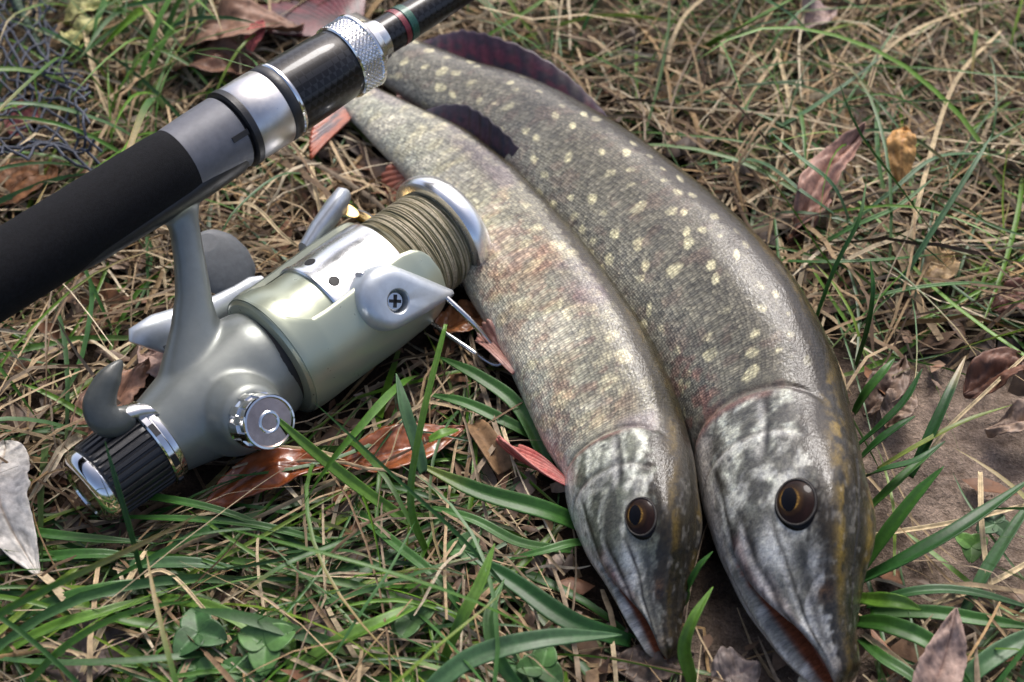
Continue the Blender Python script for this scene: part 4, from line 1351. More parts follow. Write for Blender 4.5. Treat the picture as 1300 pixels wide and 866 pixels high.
# ------------------------------------------------------------------ green grass (uncountable)
def greens(n, rg, mode):
    k = 11
    xy = np.stack([rg.uniform(X0, X1, n), rg.uniform(Y0, Y1, n)], -1)
    px = project(np.concatenate([xy, np.zeros((n, 1))], -1))
    x, y = px[:, 0], px[:, 1]
    A = sstep(520, 640, y) * (1 - sstep(680, 760, x))
    B = (1 - sstep(180, 300, x)) * sstep(380, 420, y) * (1 - A) * .45
    TL = (1 - sstep(200, 300, x)) * (1 - sstep(200, 280, y)) * (.04 + .96 * sstep(90, 150, x))
    TR = sstep(740, 800, x) * (1 - sstep(440, 560, y)) * .36
    TC = ((x > 260) & (x < 760) & (y < 300)) * .28
    MID = ((x > 380) & (x < 740) & (y > 390)) * .85
    FR = sstep(1060, 1110, x) * sstep(600, 690, y) * .45
    edge = np.exp(-((x - (860 + (y - 220) * .75)) / 90) ** 2) * ((y > 180) & (y < 520)) * .75
    dens = np.maximum.reduce([A * .95, B, TL * .95, TR, TC, MID, FR, edge, np.full(n, .10)])
    dens = dens * (1 - .75 * soil_patch(xy)) * (.35 + 1.1 * sstep(.32, .62, fbm(xy * 13, 77, 3)))
    keep = rg.uniform(0, 1, n) < dens
    xy, x, y, A, TL, TR = xy[keep], x[keep], y[keep], A[keep], TL[keep], TR[keep]
    n = len(xy)
    broad = mode == 'broad'
    L = (rg.gamma(6, .0105, n) + .030) * (1.05 if broad else .9)
    # in front of the reel the blades lie over to one side, elsewhere any way
    hd = rg.uniform(0, 2 * math.pi, n)
    hA = np.where(rg.uniform(0, 1, n) < .55, 0, math.pi) + rg.normal(.12, .5, n)
    hd = np.where(rg.uniform(0, 1, n) < A * .78, hA, hd)
    cur = rg.normal(0, 5, n)
    t = np.linspace(0, 1, k)[None]
    ang = hd[:, None] + cur[:, None] * L[:, None] * t ** 1.3
    # pitch: rise from the root, then lie over
    p0 = np.where(rg.uniform(0, 1, n) < np.maximum(.25 - .15 * A, TL * .8), rg.uniform(.6, 1.25, n), rg.uniform(.05, .55, n))
    p1 = -rg.uniform(.0, .6, n) * np.where(TL > .5, .4, 1)
    pit = p0[:, None] * (1 - t) + p1[:, None] * t
    st = L[:, None] / (k - 1)
    X = xy[:, :1] + np.cumsum(np.cos(ang) * np.cos(pit) * st, 1)
    Y = xy[:, 1:] + np.cumsum(np.sin(ang) * np.cos(pit) * st, 1)
    Z = np.cumsum(np.sin(pit) * st, 1)
    gz = ground_z(np.stack([X, Y], -1))
    Z = np.maximum(Z + gz, gz + .0035 + .006 * rg.uniform(0, 1, (n, 1)))
    P = np.stack([X, Y, Z], -1)
    P[:, 1:-1] = .25 * P[:, :-2] + .5 * P[:, 1:-1] + .25 * P[:, 2:]
    ok = ~blocked(P)
    ok &= rg.uniform(0, 1, n) > .9 * soil_patch(P[:, :, :2]).mean(1)
    P = P[ok]
    n = len(P)
    TRk = TR[ok]
    W_ = rg.gamma(7, .00028, n) + .0005 if broad else rg.gamma(5, .00020, n) + .0004
    W_ = W_ * np.where(TRk > .2, .7, 1)
    prof = np.interp(np.linspace(0, 1, k), [0, .15, .5, .8, .95, 1], [.55, .9, 1, .75, .3, .03])
    pal = np.array([(.065, .165, .018), (.038, .118, .020), (.105, .225, .018), (.050, .130, .034), (.165, .255, .028), (.026, .082, .016), (.110, .190, .060)])
    pi = rg.choice(len(pal), n, p=[.26, .2, .2, .14, .08, .08, .04])
    c = pal[pi] * rg.uniform(.75, 1.25, (n, 1))
    c = np.repeat(c[:, None], k, 1)
    # yellowed or browned tips on some
    yt = (rg.uniform(0, 1, n) < .3)[:, None] * np.clip((t - rg.uniform(.45, .9, (n, 1))) * 4, 0, 1)
    c = c * (1 - yt[..., None]) + yt[..., None] * np.array([.30, .225, .09])
    rt = np.clip(1 - t * 5, 0, 1) * .6
    c = c * (1 - rt[..., None]) + rt[..., None] * np.array([.19, .20, .09])
    return ribbons(P, W_[:, None] * prof[None], rg.uniform(.05, .30, n), rg.normal(0, .35, (n, 1)) + np.linspace(0, 1, k)[None] * rg.normal(0, .8, (n, 1)), c)


rg = np.random.default_rng(8)
V, F, C = join([greens(9500, rg, 'broad'), greens(25000, rg, 'thin')])
gr_o = mesh_np('grass', V, F, M['grass'], col=C)
tag(gr_o, 'short green grass growing through the straw', 'grass', kind='stuff')

# ------------------------------------------------------------------ crumbs of leaf and soil (uncountable)
def flakes(n, rg):
    xy = np.stack([rg.uniform(-.45, .45, n), rg.uniform(-.4, .6, n)], -1)
    s_ = rg.gamma(2.2, .0016, n) + .0012
    a0 = rg.uniform(0, 6.28, n)
    m = 6
    a = a0[:, None] + np.linspace(0, 2 * math.pi, m, endpoint=False)[None]
    r = s_[:, None] * rg.uniform(.5, 1.1, (n, m)) * (1 + .6 * np.cos(2 * (a - a0[:, None])))
    tx, ty = rg.normal(0, .35, n), rg.normal(0, .35, n)
    px, py = r * np.cos(a), r * np.sin(a)
    z = ground_z(xy)[:, None] + .004 + .004 * rg.uniform(0, 1, (n, 1)) + px * tx[:, None] + py * ty[:, None]
    P = np.stack([xy[:, :1] + px, xy[:, 1:] + py, z], -1)
    c0 = P.mean(1, keepdims=True) + np.array([0, 0, 1]) * (s_ * rg.uniform(-.3, .5, n))[:, None, None]
    ok = ~blocked(P) & (rg.uniform(0, 1, n) > .85 * soil_patch(xy))
    P, c0 = P[ok], c0[ok]
    n = len(P)
    V = np.concatenate([P, c0], 1)
    idx = np.arange(n * (m + 1)).reshape(n, m + 1)
    F = np.stack([np.stack([idx[:, m], idx[:, j], idx[:, (j + 1) % m]], -1) for j in range(m)], 1).reshape(-1, 3)
    pal = np.array([(.12, .07, .04), (.2, .13, .085), (.07, .045, .03), (.26, .19, .14), (.19, .09, .045)])
    c = pal[rg.integers(0, 5, n)] * rg.uniform(.7, 1.2, (n, 1))
    return V.reshape(-1, 3), F, np.repeat(c[:, None], m + 1, 1).reshape(-1, 3)


V, F, C = flakes(9000, np.random.default_rng(5))
fl_o = mesh_np('leaf_litter', V, F, M['deadleaf'], col=C, smooth=False)
tag(fl_o, 'crumbled brown leaf litter scattered between the stems', 'leaf litter', kind='stuff')

# ------------------------------------------------------------------ single blades and stalks that stand out
GREENS = {'dark': (.022, .085, .018), 'mid': (.042, .130, .020), 'light': (.100, .215, .024), 'blue': (.075, .160, .065), 'yellow': (.17, .22, .04), 'straw': (.47, .375, .225), 'brown': (.2, .12, .06)}


def blade(name, pts, width, colour, label, cat, group=None, roll=0., fold=.16, tip=None, seed=0, twist=0., taper=True):
    """pts: photo x, y and height above the ground in mm"""
    P = catmull([at(x, y, z * .001) for x, y, z in pts], 40)[None]
    rgb_ = np.random.default_rng(seed + int(pts[0][0] * 7 + pts[0][1]))
    prof = np.interp(np.linspace(0, 1, 40), [0, .1, .45, .75, .93, 1], [.6, .85, 1, .8, .32, .03] if taper else [.8, 1, 1, .95, .8, .5])
    c = np.repeat(np.array(GREENS[colour])[None, None], 40, 1) * (1 + .18 * np.sin(np.linspace(0, 7, 40) + seed))[None, :, None]
    if tip is not None:
        m = np.clip((np.linspace(0, 1, 40) - .72) * 5, 0, 1)[None, :, None]
        c = c * (1 - m) + m * np.array(GREENS[tip])
    # seven points across so that the fold and the ribs of the leaf show
    path, w_ = P[0], width * .001 * prof
    T = np.gradient(path, axis=0)
    T /= np.linalg.norm(T, axis=1)[:, None]
    S = np.cross(T, [0, 0, 1.])
    S /= np.linalg.norm(S, axis=1)[:, None] + 1e-9
    N = np.cross(S, T)
    rr = (roll + twist * np.linspace(0, 1, 40))[:, None]
    S, N = S * np.cos(rr) + N * np.sin(rr), N * np.cos(rr) - S * np.sin(rr)
    a = np.linspace(-1, 1, 9)
    G = path[:, None] + S[:, None] * (a[None] * w_[:, None] / 2)[..., None] + N[:, None] * ((np.abs(a) * fold * 1.2 + .03 * np.cos(a * 12))[None] * w_[:, None])[..., None]
    shade = 1 + .13 * np.cos(a * 19) - .12 * (np.abs(a) < .1)
    cc = np.repeat(c[0][:, None], 9, 1) * shade[None, :, None]
    cen = G.mean((0, 1)) * [1, 1, 0]
    o = sheet(name, G - cen, max(.0002, width * .00006), M['straw'] if colour in ('straw', 'brown') else M['grass'], None, col=cc)
    o.location = cen
    return tag(o, label, cat, group)


GB = 'broad grass blades around the pike and reel'
def gb(pts, w_, colour, label, **k):
    return blade('grass_blade', pts, w_, colour, label, 'grass blade', GB, **k)


gb([(1088, 742, 2), (1150, 712, 14), (1225, 668, 22), (1312, 606, 22)], 7.6, 'dark', 'longest dark blade sweeping away from the larger pike snout over the soil', roll=.5)
gb([(1086, 735, 2), (1118, 690, 14), (1160, 635, 26), (1198, 592, 36)], 6, 'mid', 'upright mid-green blade rising behind the larger pike cheek', roll=.4, seed=2)
gb([(1090, 790, 4), (1130, 795, 13), (1183, 818, 16), (1236, 872, 10)], 6.6, 'mid', 'broad green blade bending down beside the pinkish-grey pointed leaf', roll=-.3, seed=3)
gb([(1105, 778, 3), (1180, 778, 10), (1250, 788, 12), (1320, 798, 10)], 5.4, 'mid', 'straight green blade lying level beside the larger pike jaw', roll=-.2, seed=4)
gb([(1100, 770, 3), (1160, 752, 12), (1230, 752, 14), (1330, 778, 10)], 4.2, 'dark', 'narrow dark blade under the straight level one by the larger snout', roll=.1, seed=5)
gb([(1092, 812, 3), (1120, 836, 10), (1160, 862, 12), (1200, 905, 8)], 5.0, 'mid', 'short blade bending down under the larger pike snout', seed=6)
gb([(1078, 760, 4), (1108, 762, 20), (1140, 764, 26), (1170, 774, 22)], 5.4, 'light', 'small bright green blade touching the larger pike snout', roll=-.5, seed=6)
gb([(1222, 785, 4), (1252, 728, 13), (1285, 675, 19), (1320, 622, 22)], 5.6, 'blue', 'pale bluish blade leaning away from the larger pike over dry stalks', roll=.6)
gb([(1205, 882, 6), (1250, 842, 13), (1300, 812, 14), (1350, 798, 10)], 6.8, 'blue', 'bluish broad blade beside the pinkish pointed leaf', roll=-.1)
gb([(1100, 650, 2), (1130, 622, 10), (1160, 594, 14), (1200, 560, 16)], 4.6, 'mid', 'green blade leaning over the bare soil from the larger pike cheek', roll=.5, seed=7)
gb([(1156, 606, 2), (1178, 560, 12), (1203, 505, 20), (1226, 452, 22)], 4.6, 'dark', 'dark blade with a straw-coloured scar beside the bare soil', roll=.4, tip='straw')
gb([(1092, 584, 2), (1115, 562, 11), (1140, 543, 16), (1162, 528, 18)], 4.6, 'dark', 'broad short dark blade behind the larger pike gill', roll=.5)
gb([(1090, 566, 3), (1120, 540, 13), (1150, 508, 20), (1171, 468, 26)], 4.2, 'dark', 'dark blade rising past the dull mauve-brown leaf', roll=.6, seed=2)
gb([(1085, 525, 3), (1100, 500, 12), (1120, 475, 18), (1136, 455, 20)], 4.6, 'mid', 'green blade touching the larger pike shoulder', roll=.4, seed=3)
gb([(1090, 610, 3), (1120, 598, 14), (1165, 585, 20), (1200, 560, 22)], 4.2, 'dark', 'dark blade lying low towards the bare soil', roll=.5, seed=4)
gb([(1114, 596, 4), (1165, 566, 12), (1225, 535, 17), (1285, 514, 16)], 2.4, 'yellow', 'thin yellow-green blade over the bare soil', roll=.3)
gb([(1030, 420, 3), (1060, 340, 28), (1090, 280, 44), (1100, 230, 50)], 1.8, 'mid', 'thin blade standing up beside the duller pinkish leaf')
gb([(968, 330, 3), (1040, 333, 16), (1120, 330, 18), (1200, 322, 14)], 1.9, 'mid', 'thin level blade crossing below the crinkled pinkish leaf', seed=2)
gb([(1088, 312, 3), (1060, 240, 30), (1015, 200, 36), (975, 165, 26)], 2.2, 'blue', 'bluish blade bent back over the crinkled pinkish leaf', seed=3)
gb([(1010, 330, 3), (1080, 290, 18), (1140, 262, 24), (1190, 222, 26)], 2.4, 'mid', 'green blade pointing at the small yellow-orange leaf', seed=4)
gb([(930, 190, 4), (1010, 150, 18), (1070, 110, 26), (1128, 66, 30)], 2.4, 'blue', 'bluish blade leaning out of the straw above the crinkled leaf', seed=5)
gb([(880, 210, 4), (960, 205, 16), (1020, 245, 22), (1085, 290, 12)], 2.2, 'blue', 'bluish blade arching from the larger pike back to the crinkled leaf', seed=6)
gb([(1130, 380, 4), (1180, 300, 26), (1230, 220, 40), (1260, 170, 44)], 2.4, 'blue', 'bluish blade rising past the small yellow-orange leaf', seed=7)
gb([(1060, 300, 4), (1130, 245, 20), (1190, 200, 24), (1270, 196, 18)], 2.2, 'blue', 'bluish blade curving level beyond the yellow-orange leaf', seed=8)
gb([(1085, 470, 4), (1100, 420, 26), (1108, 370, 44), (1105, 330, 52)], 2.0, 'mid', 'upright thin blade beside the larger pike shoulder', seed=9)
gb([(1060, 400, 3), (1130, 372, 14), (1230, 360, 16), (1310, 372, 10)], 2.0, 'mid', 'thin level blade beside the half buried tan leaf', seed=10)
gb([(890, 64, 8), (930, 42, 30), (970, 20, 40), (1015, -6, 44)], 5.2, 'light', 'bright green blade standing out against the straw above the pike back', roll=.5)
# in front of the reel and the small pike
gb([(526, 668, 4), (460, 622, 14), (400, 575, 28), (334, 516, 45)], 4.6, 'light', 'green blade whose tip rests on the chrome side cap', roll=.3)
gb([(545, 712, 2), (522, 640, 26), (535, 540, 48), (566, 412, 66)], 2.6, 'light', 'upright green stem with a bent top in front of the reel', roll=.2, taper=False)
gb([(536, 600, 22), (528, 570, 30), (514, 525, 40), (503, 474, 46)], 6.2, 'blue', 'short flat leaf of the upright stem before the reel', roll=-.5)
gb([(545, 560, 44), (560, 553, 46), (572, 549, 45), (582, 546, 42)], 4.6, 'light', 'small bright leaf tip on the upright stem', roll=.2)
gb([(750, 672, 2), (690, 648, 12), (610, 625, 14), (528, 588, 15)], 7.2, 'mid', 'broad green blade with yellowed tip beside the smaller pike gill', tip='yellow', roll=.3)
gb([(800, 815, 2), (725, 790, 12), (655, 742, 16), (590, 700, 18)], 7.4, 'dark', 'broad dark blade pointing at the smaller pike lower jaw', seed=2, roll=.2)
gb([(540, 880, 16), (600, 836, 22), (690, 812, 24), (790, 806, 16)], 7.2, 'blue', 'pale bluish blade arching towards the smaller pike snout', roll=-.2)
gb([(335, 880, 8), (420, 822, 15), (490, 788, 18), (545, 762, 14)], 6, 'light', 'light green blade leaning up towards the upright stem', seed=3, roll=.2)
gb([(-20, 714, 4), (60, 708, 10), (120, 704, 12), (180, 706, 8)], 4.8, 'mid', 'green blade lying level below the pale whitish leaf', seed=4)
gb([(-20, 664, 6), (40, 676, 12), (110, 684, 13), (200, 690, 7)], 4.2, 'mid', 'green blade crossing the tip of the pale whitish leaf', seed=5)
gb([(148, 628, 7), (210, 634, 13), (290, 652, 14), (380, 688, 6)], 3.4, 'mid', 'narrow blade sloping away from the black drag knob', seed=6)
gb([(150, 720, 5), (200, 716, 11), (250, 716, 12), (305, 722, 7)], 5, 'blue', 'pale bluish blade lying below the drag knob', seed=7)
gb([(420, 690, 4), (330, 668, 12), (250, 660, 12), (110, 655, 8)], 3.4, 'mid', 'long narrow blade lying under the drag knob and rust leaf', seed=8)
gb([(200, 760, 4), (260, 770, 11), (320, 800, 11), (360, 850, 5)], 5, 'light', 'light green blade curving down to the darker clover', seed=9)
gb([(-10, 800, 5), (70, 765, 14), (150, 745, 16), (220, 742, 8)], 5, 'mid', 'green blade arching over the dark dead leaf', seed=10)
gb([(-15, 840, 6), (60, 800, 15), (130, 778, 17), (215, 752, 9)], 4.6, 'light', 'light green blade arching beside the dark dead leaf', seed=11)
gb([(440, 640, 4), (500, 690, 12), (560, 740, 15), (600, 800, 6)], 4.2, 'mid', 'green blade crossing under the upright stem', seed=12)
gb([(690, 905, 4), (640, 850, 16), (620, 790, 22), (640, 735, 22)], 4.6, 'mid', 'green blade curving up beside the dull clover', seed=13)
gb([(560, 850, 4), (585, 790, 24), (610, 740, 30), (628, 690, 34)], 4.4, 'light', 'light green blade standing between clovers and smaller pike', seed=14)
gb([(730, 700, 3), (660, 690, 10), (600, 660, 14), (530, 640, 10)], 4.4, 'mid', 'narrow level blade below the red pectoral fin', seed=15)
gb([(190, 770, 3), (170, 690, 32), (150, 620, 52), (133, 560, 66)], 1.9, 'dark', 'thin dark blade standing before the black drag knob')
gb([(768, 690, 2), (730, 690, 10), (690, 700, 12), (640, 712, 8)], 3.6, 'mid', 'thin short blade beside the smaller pike cheek', seed=16)
gb([(360, 760, 3), (366, 800, 8), (368, 830, 10), (372, 870, 6)], 5, 'light', 'short light blade lying beside the bright round-leaved clover', seed=17)
gb([(700, 600, 3), (660, 520, 10), (610, 480, 12), (555, 452, 10)], 6, 'mid', 'broad green blade lying between bail wire and smaller pike belly', roll=.2)
gb([(690, 560, 3), (640, 535, 9), (590, 512, 11), (540, 500, 9)], 5, 'mid', 'shorter green blade lying below the bail wire', roll=.2, seed=3)
gb([(868, 770, 4), (875, 745, 18), (888, 720, 26), (905, 700, 30)], 3.0, 'mid', 'thin blade poking up between the two pike heads', roll=.4)
gb([(880, 872, 4), (870, 830, 20), (880, 790, 30), (905, 745, 34)], 5, 'light', 'curled light green blade between the two pike snouts', roll=.5)

DS = 'long dry stalks among the grass'
def ds(pts, w_, label, c='straw', **k):
    return blade('dry_stalk', pts, w_ * (.75 if w_ < 5 else 1), c, label, 'dry stalk', DS, fold=.3, taper=False, **k)


ds([(1166, 594, 3), (1200, 548, 10), (1250, 500, 16), (1306, 448, 20)], 2.0, 'pale dry stalk slanting up from the bare soil')
ds([(104, -8, 22), (112, 60, 20), (130, 125, 16), (158, 182, 8)], 3.0, 'pale dry stalk standing before the dark net')
ds([(168, -8, 20), (212, 58, 18), (235, 90, 14), (256, 118, 8)], 3.0, 'pale dry stalk leaning towards the reel seat')
ds([(296, 572, 9), (345, 570, 12), (395, 574, 12), (440, 584, 7)], 3.2, 'frayed pale stalk lying by the chrome side cap')
ds([(1095, 806, 4), (1125, 828, 8), (1150, 848, 9), (1175, 878, 6)], 3.2, 'tan stalk lying under the larger pike snout blades')
ds([(1110, 680, 4), (1180, 670, 8), (1240, 658, 9), (1310, 640, 7)], 2.8, 'tan stalk lying level along the bare soil', seed=1)
ds([(1244, 600, 14), (1246, 670, 14), (1256, 740, 12), (1280, 822, 8)], 2.6, 'tan stalk crossing over the pale bluish blade', seed=2)
ds([(1184, 768, 6), (1230, 752, 9), (1270, 735, 10), (1310, 712, 9)], 3.0, 'tan stalk passing under the pale bluish blade', seed=3)
ds([(1150, 350, 5), (1165, 260, 20), (1210, 110, 22), (1270, 40, 16)], 2.6, 'long stalk arching up past the yellow-orange leaf')
ds([(985, 60, 14), (1000, 120, 18), (1010, 180, 14), (1030, 260, 6)], 2.4, 'short stalk standing above the crinkled pinkish leaf', seed=1)
ds([(1100, 120, 16), (1120, 70, 20), (1170, 35, 20), (1240, 10, 16)], 2.6, 'stalk bowing over the straw beyond the crinkled leaf', seed=2)
ds([(830, 100, 8), (850, 60, 22), (870, 20, 26), (905, -10, 24)], 2.6, 'stalk leaning away from the larger pike dorsal side', seed=3)
ds([(270, 260, 6), (320, 262, 16), (360, 300, 16), (400, 330, 6)], 2.2, 'dry stalk arching between rod and line roller')
ds([(395, 205, 8), (400, 240, 14), (405, 262, 12), (412, 300, 5)], 2.4, 'short dry stalk leaning on the line roller arm')
ds([(130, 790, 6), (200, 725, 14), (260, 775, 14), (300, 830, 6)], 1.7, 'thin bent straw over the grass before the reel')
ds([(100, 866, 6), (130, 800, 12), (160, 745, 14), (185, 700, 8)], 3.0, 'tan dry stalk leaning among the grass before the reel')
ds([(640, 600, 5), (625, 575, 9), (612, 555, 10), (600, 540, 6)], 9, 'dark grey-brown bit of bark by the red pectoral fin', c='brown')

# ------------------------------------------------------------------ fallen leaves, each its own
def leaf(base, tip, width, colour, vein, label, z=(6, 10, 7), bend=0, curl=.2, mat='deadleaf', crink=1., seed=0, name='fallen_leaf', notch=0, blunt=.9, cup=0.):
    b, t_ = at(base[0], base[1], z[0] * .001), at(tip[0], tip[1], z[2] * .001)
    mid = (b + t_) / 2
    d = t_ - b
    sidev = np.cross(d, [0, 0, 1.])
    sidev /= np.linalg.norm(sidev)
    mid = mid + sidev * bend * .001
    mid[2] = z[1] * .001
    nu_, nv_ = 56, 23
    P = catmull([b, mid, t_], nu_)
    T = np.gradient(P, axis=0)
    T /= np.linalg.norm(T, axis=1)[:, None]
    S = np.cross(T, [0, 0, 1.])
    S /= np.linalg.norm(S, axis=1)[:, None]
    N = np.cross(S, T)
    t = np.linspace(0, 1, nu_)
    rs_ = np.random.default_rng(seed + 100)
    W_ = width * .0005 * (np.sin(math.pi * np.clip(t, 0, 1) ** blunt) ** .85 * .98 + .02)
    a = np.linspace(-1, 1, nv_)
    e1 = 1 + .10 * (fbm(np.stack([t * 14, 0 * t + seed, 0 * t], -1), 4, 3) - .5) * 2 + notch * np.sin(t * 40)
    e2 = 1 + .10 * (fbm(np.stack([t * 14, 0 * t + seed + 9, 0 * t], -1), 4, 3) - .5) * 2 + notch * np.sin(t * 43 + 1)
    wid = np.where(a[None] < 0, e1[:, None], e2[:, None]) * W_[:, None] * a[None]
    q = np.stack([t[:, None] * 5 + 0 * a[None], (a * 1.6)[None] + 0 * t[:, None], np.full((nu_, nv_), seed * 3.)], -1)
    cr = (fbm(q * .7, 12, 2) - .5) * .0090 * crink + (fbm(q * 3, 15, 2) - .5) * .0012 * crink
    lift = (np.abs(a)[None] ** 1.6) * W_[:, None] * curl + cr + cup * .001 * np.sin(t * 6)[:, None] * a[None]
    lift -= .0007 * np.exp(-(a / .05) ** 2)[None]
    vphase = t[:, None] * 15 - np.abs(a)[None] * 2.1
    vn = np.exp(-((np.mod(vphase, 1) - .5) / .10) ** 2)
    lift -= .0003 * vn
    G = P[:, None] + S[:, None] * wid[..., None] + N[:, None] * lift[..., None]
    G[..., 2] = np.maximum(G[..., 2], .0008)
    n_ = fbm(q * 2.5, 30, 4)
    col = np.ones((nu_, nv_, 3)) * np.array(colour)
    col = col * (.72 + .56 * n_)[..., None]
    col = mixc(col, np.array(colour) * .4, sstep(.62, .72, fbm(q * 4, 44, 3)) * .5)
    col = mixc(col, vein, vn * .16)
    col = mixc(col, vein, np.exp(-(a / .06) ** 2)[None] * np.ones((nu_, 1)) * .8)
    cen = G.mean((0, 1)) * [1, 1, 0]
    o = sheet(name, G - cen, .00035, M[mat], None, col=np.clip(col, .004, .85))
    o.location = cen
    return tag(o, label, 'leaf', 'fallen leaves on the grass')


leaf((258, 648), (425, 588), 19, (.22, .055, .014), (.10, .025, .010), 'glossy wet rust-brown leaf lying below the chrome side cap', (6, 14, 12), -4, .22, 'wetleaf', .7, 1)
leaf((425, 588), (590, 542), 20, (.23, .065, .018), (.10, .025, .010), 'rust-brown leaf behind the upright green stem', (8, 12, 9), 4, .2, 'wetleaf', .7, 2)
leaf((6, 560), (49, 732), 24, (.56, .53, .47), (.36, .28, .2), 'pale whitish pointed leaf lying on its own left of the drag knob', (10, 19, 12), 6, .18, 'deadleaf', .6, 3, blunt=.7)
leaf((96, 560), (190, 462), 22, (.26, .135, .08), (.16, .08, .05), 'brown leaf behind the drag knob lever', (4, 9, 6), 0, .2, 'deadleaf', 1.2, 4)
leaf((222, 62), (385, 36), 32, (.22, .12, .075), (.13, .07, .04), 'large brown curled leaf behind the carbon sleeve', (8, 22, 14), 5, .35, 'deadleaf', 1.7, 5)
leaf((215, 88), (330, 98), 26, (.17, .085, .05), (.1, .05, .03), 'darker brown leaf folded below the curled one behind the rod', (6, 16, 8), 2, .4, 'deadleaf', 1.5, 6)
leaf((315, 68), (335, 28), 9, (.55, .13, .115), (.4, .2, .15), 'small pinkish-red leaf scrap beside the rod', (18, 24, 26), 0, .2, 'deadleaf', .6, 7)
leaf((1008, 296), (1098, 162), 14, (.33, .185, .135), (.26, .13, .09), 'crinkled pinkish-brown leaf standing in the straw', (8, 22, 28), -3, .5, 'deadleaf', 1.9, 8, notch=.06)
leaf((1000, 305), (1045, 235), 14, (.26, .145, .11), (.22, .11, .08), 'duller pinkish leaf tucked beside the crinkled one', (4, 12, 14), 3, .4, 'deadleaf', 1.6, 9)
leaf((1150, 160), (1142, 242), 13, (.50, .27, .085), (.34, .16, .05), 'small yellow-orange leaf standing upright in the straw', (26, 22, 8), 2, .35, 'deadleaf', 1.0, 10)
leaf((1166, 905), (1214, 772), 15, (.34, .235, .185), (.22, .13, .1), 'pinkish-grey pointed leaf among the blades by the larger snout', (14, 22, 30), 2, .2, 'deadleaf', .8, 11, blunt=.75)
leaf((552, 420), (632, 398), 20, (.34, .135, .05), (.2, .07, .03), 'orange-brown leaf under the bail wire', (3, 6, 4), 0, .2, 'wetleaf', 1., 12)
leaf((1096, 524), (1146, 460), 15, (.15, .10, .070), (.13, .08, .06), 'dull mauve-brown leaf beside the larger pike back', (4, 9, 6), 2, .25, 'deadleaf', 1.5, 13)
leaf((1124, 542), (1156, 500), 13, (.22, .155, .110), (.16, .1, .08), 'paler mauve leaf beside the bare soil', (4, 8, 6), 0, .25, 'deadleaf', 1.4, 14)
leaf((1225, 505), (1325, 466), 17, (.13, .058, .034), (.09, .045, .03), 'dark red-brown leaf curled above the bare soil', (8, 18, 16), -3, .45, 'deadleaf', 1.6, 15)
leaf((1252, 550), (1330, 524), 14, (.27, .19, .135), (.16, .1, .08), 'pale brown leaf at the rim of the bare soil', (4, 10, 8), 2, .3, 'deadleaf', 1.6, 16)
leaf((1000, 38), (1062, 8), 22, (.40, .29, .25), (.26, .18, .14), 'pale pinkish leaf lying behind the bright green blade', (8, 16, 18), 2, .3, 'deadleaf', 1.5, 17)
leaf((-10, 262), (72, 212), 28, (.24, .105, .040), (.13, .06, .03), 'orange-brown leaf lying under the net', (4, 9, 8), 2, .25, 'deadleaf', 1.4, 18)
leaf((14, 172), (50, 128), 16, (.38, .125, .125), (.25, .1, .1), 'dull pink leaf caught under the net', (8, 12, 12), 0, .25, 'deadleaf', 1., 19)
for i_, (a_, b_, w_) in enumerate([((80, 30), (128, 8), 16), ((96, 55), (130, 26), 13), ((118, 18), (138, -8), 12), ((86, 44), (100, 58), 8)]):
    leaf(a_, b_, w_, (.42, .40, .155), (.3, .3, .12), ('largest yellow-green leaf of the cluster behind the net', 'yellow-green leaf below the largest one behind the net', 'yellow-green leaf beyond the largest one behind the net', 'smallest yellow-green leaf scrap behind the net')[i_], (16, 22, 20), 1, .3, 'deadleaf', .8, 20 + i_, name='yellow_leaf')
leaf((1170, 372), (1212, 318), 16, (.40, .27, .13), (.25, .15, .08), 'tan leaf half buried in straw behind the larger pike', (4, 10, 8), 0, .3, 'deadleaf', 1.3, 25)
leaf((1260, 398), (1325, 376), 16, (.13, .05, .032), (.1, .05, .03), 'dark reddish leaf under thin blades far from the pike', (3, 8, 6), 0, .3, 'deadleaf', 1.4, 26)
leaf((60, 855), (175, 815), 24, (.12, .085, .07), (.08, .05, .04), 'dark brown dead leaf under the blades before the reel', (3, 6, 4), 0, .2, 'deadleaf', 1.3, 27)
leaf((395, 430), (330, 470), 22, (.18, .085, .045), (.1, .05, .03), 'brown leaf in the shade under the rotor', (2, 4, 3), 0, .2, 'deadleaf', 1.2, 28)
leaf((775, 848), (880, 836), 15, (.10, .07, .052), (.1, .07, .06), 'grey-brown dead leaf on the soil under the smaller snout', (2, 4, 3), 0, .15, 'deadleaf', 1.2, 29)
leaf((905, 868), (965, 846), 18, (.15, .12, .105), (.15, .11, .1), 'greyish dead leaf on the soil between the snouts', (2, 4, 3), 0, .15, 'deadleaf', 1.1, 30)
leaf((180, 440), (255, 500), 20, (.30, .20, .16), (.18, .12, .1), 'pale pinkish leaf lying behind the reel housing', (3, 6, 4), 0, .2, 'deadleaf', 1.2, 31)

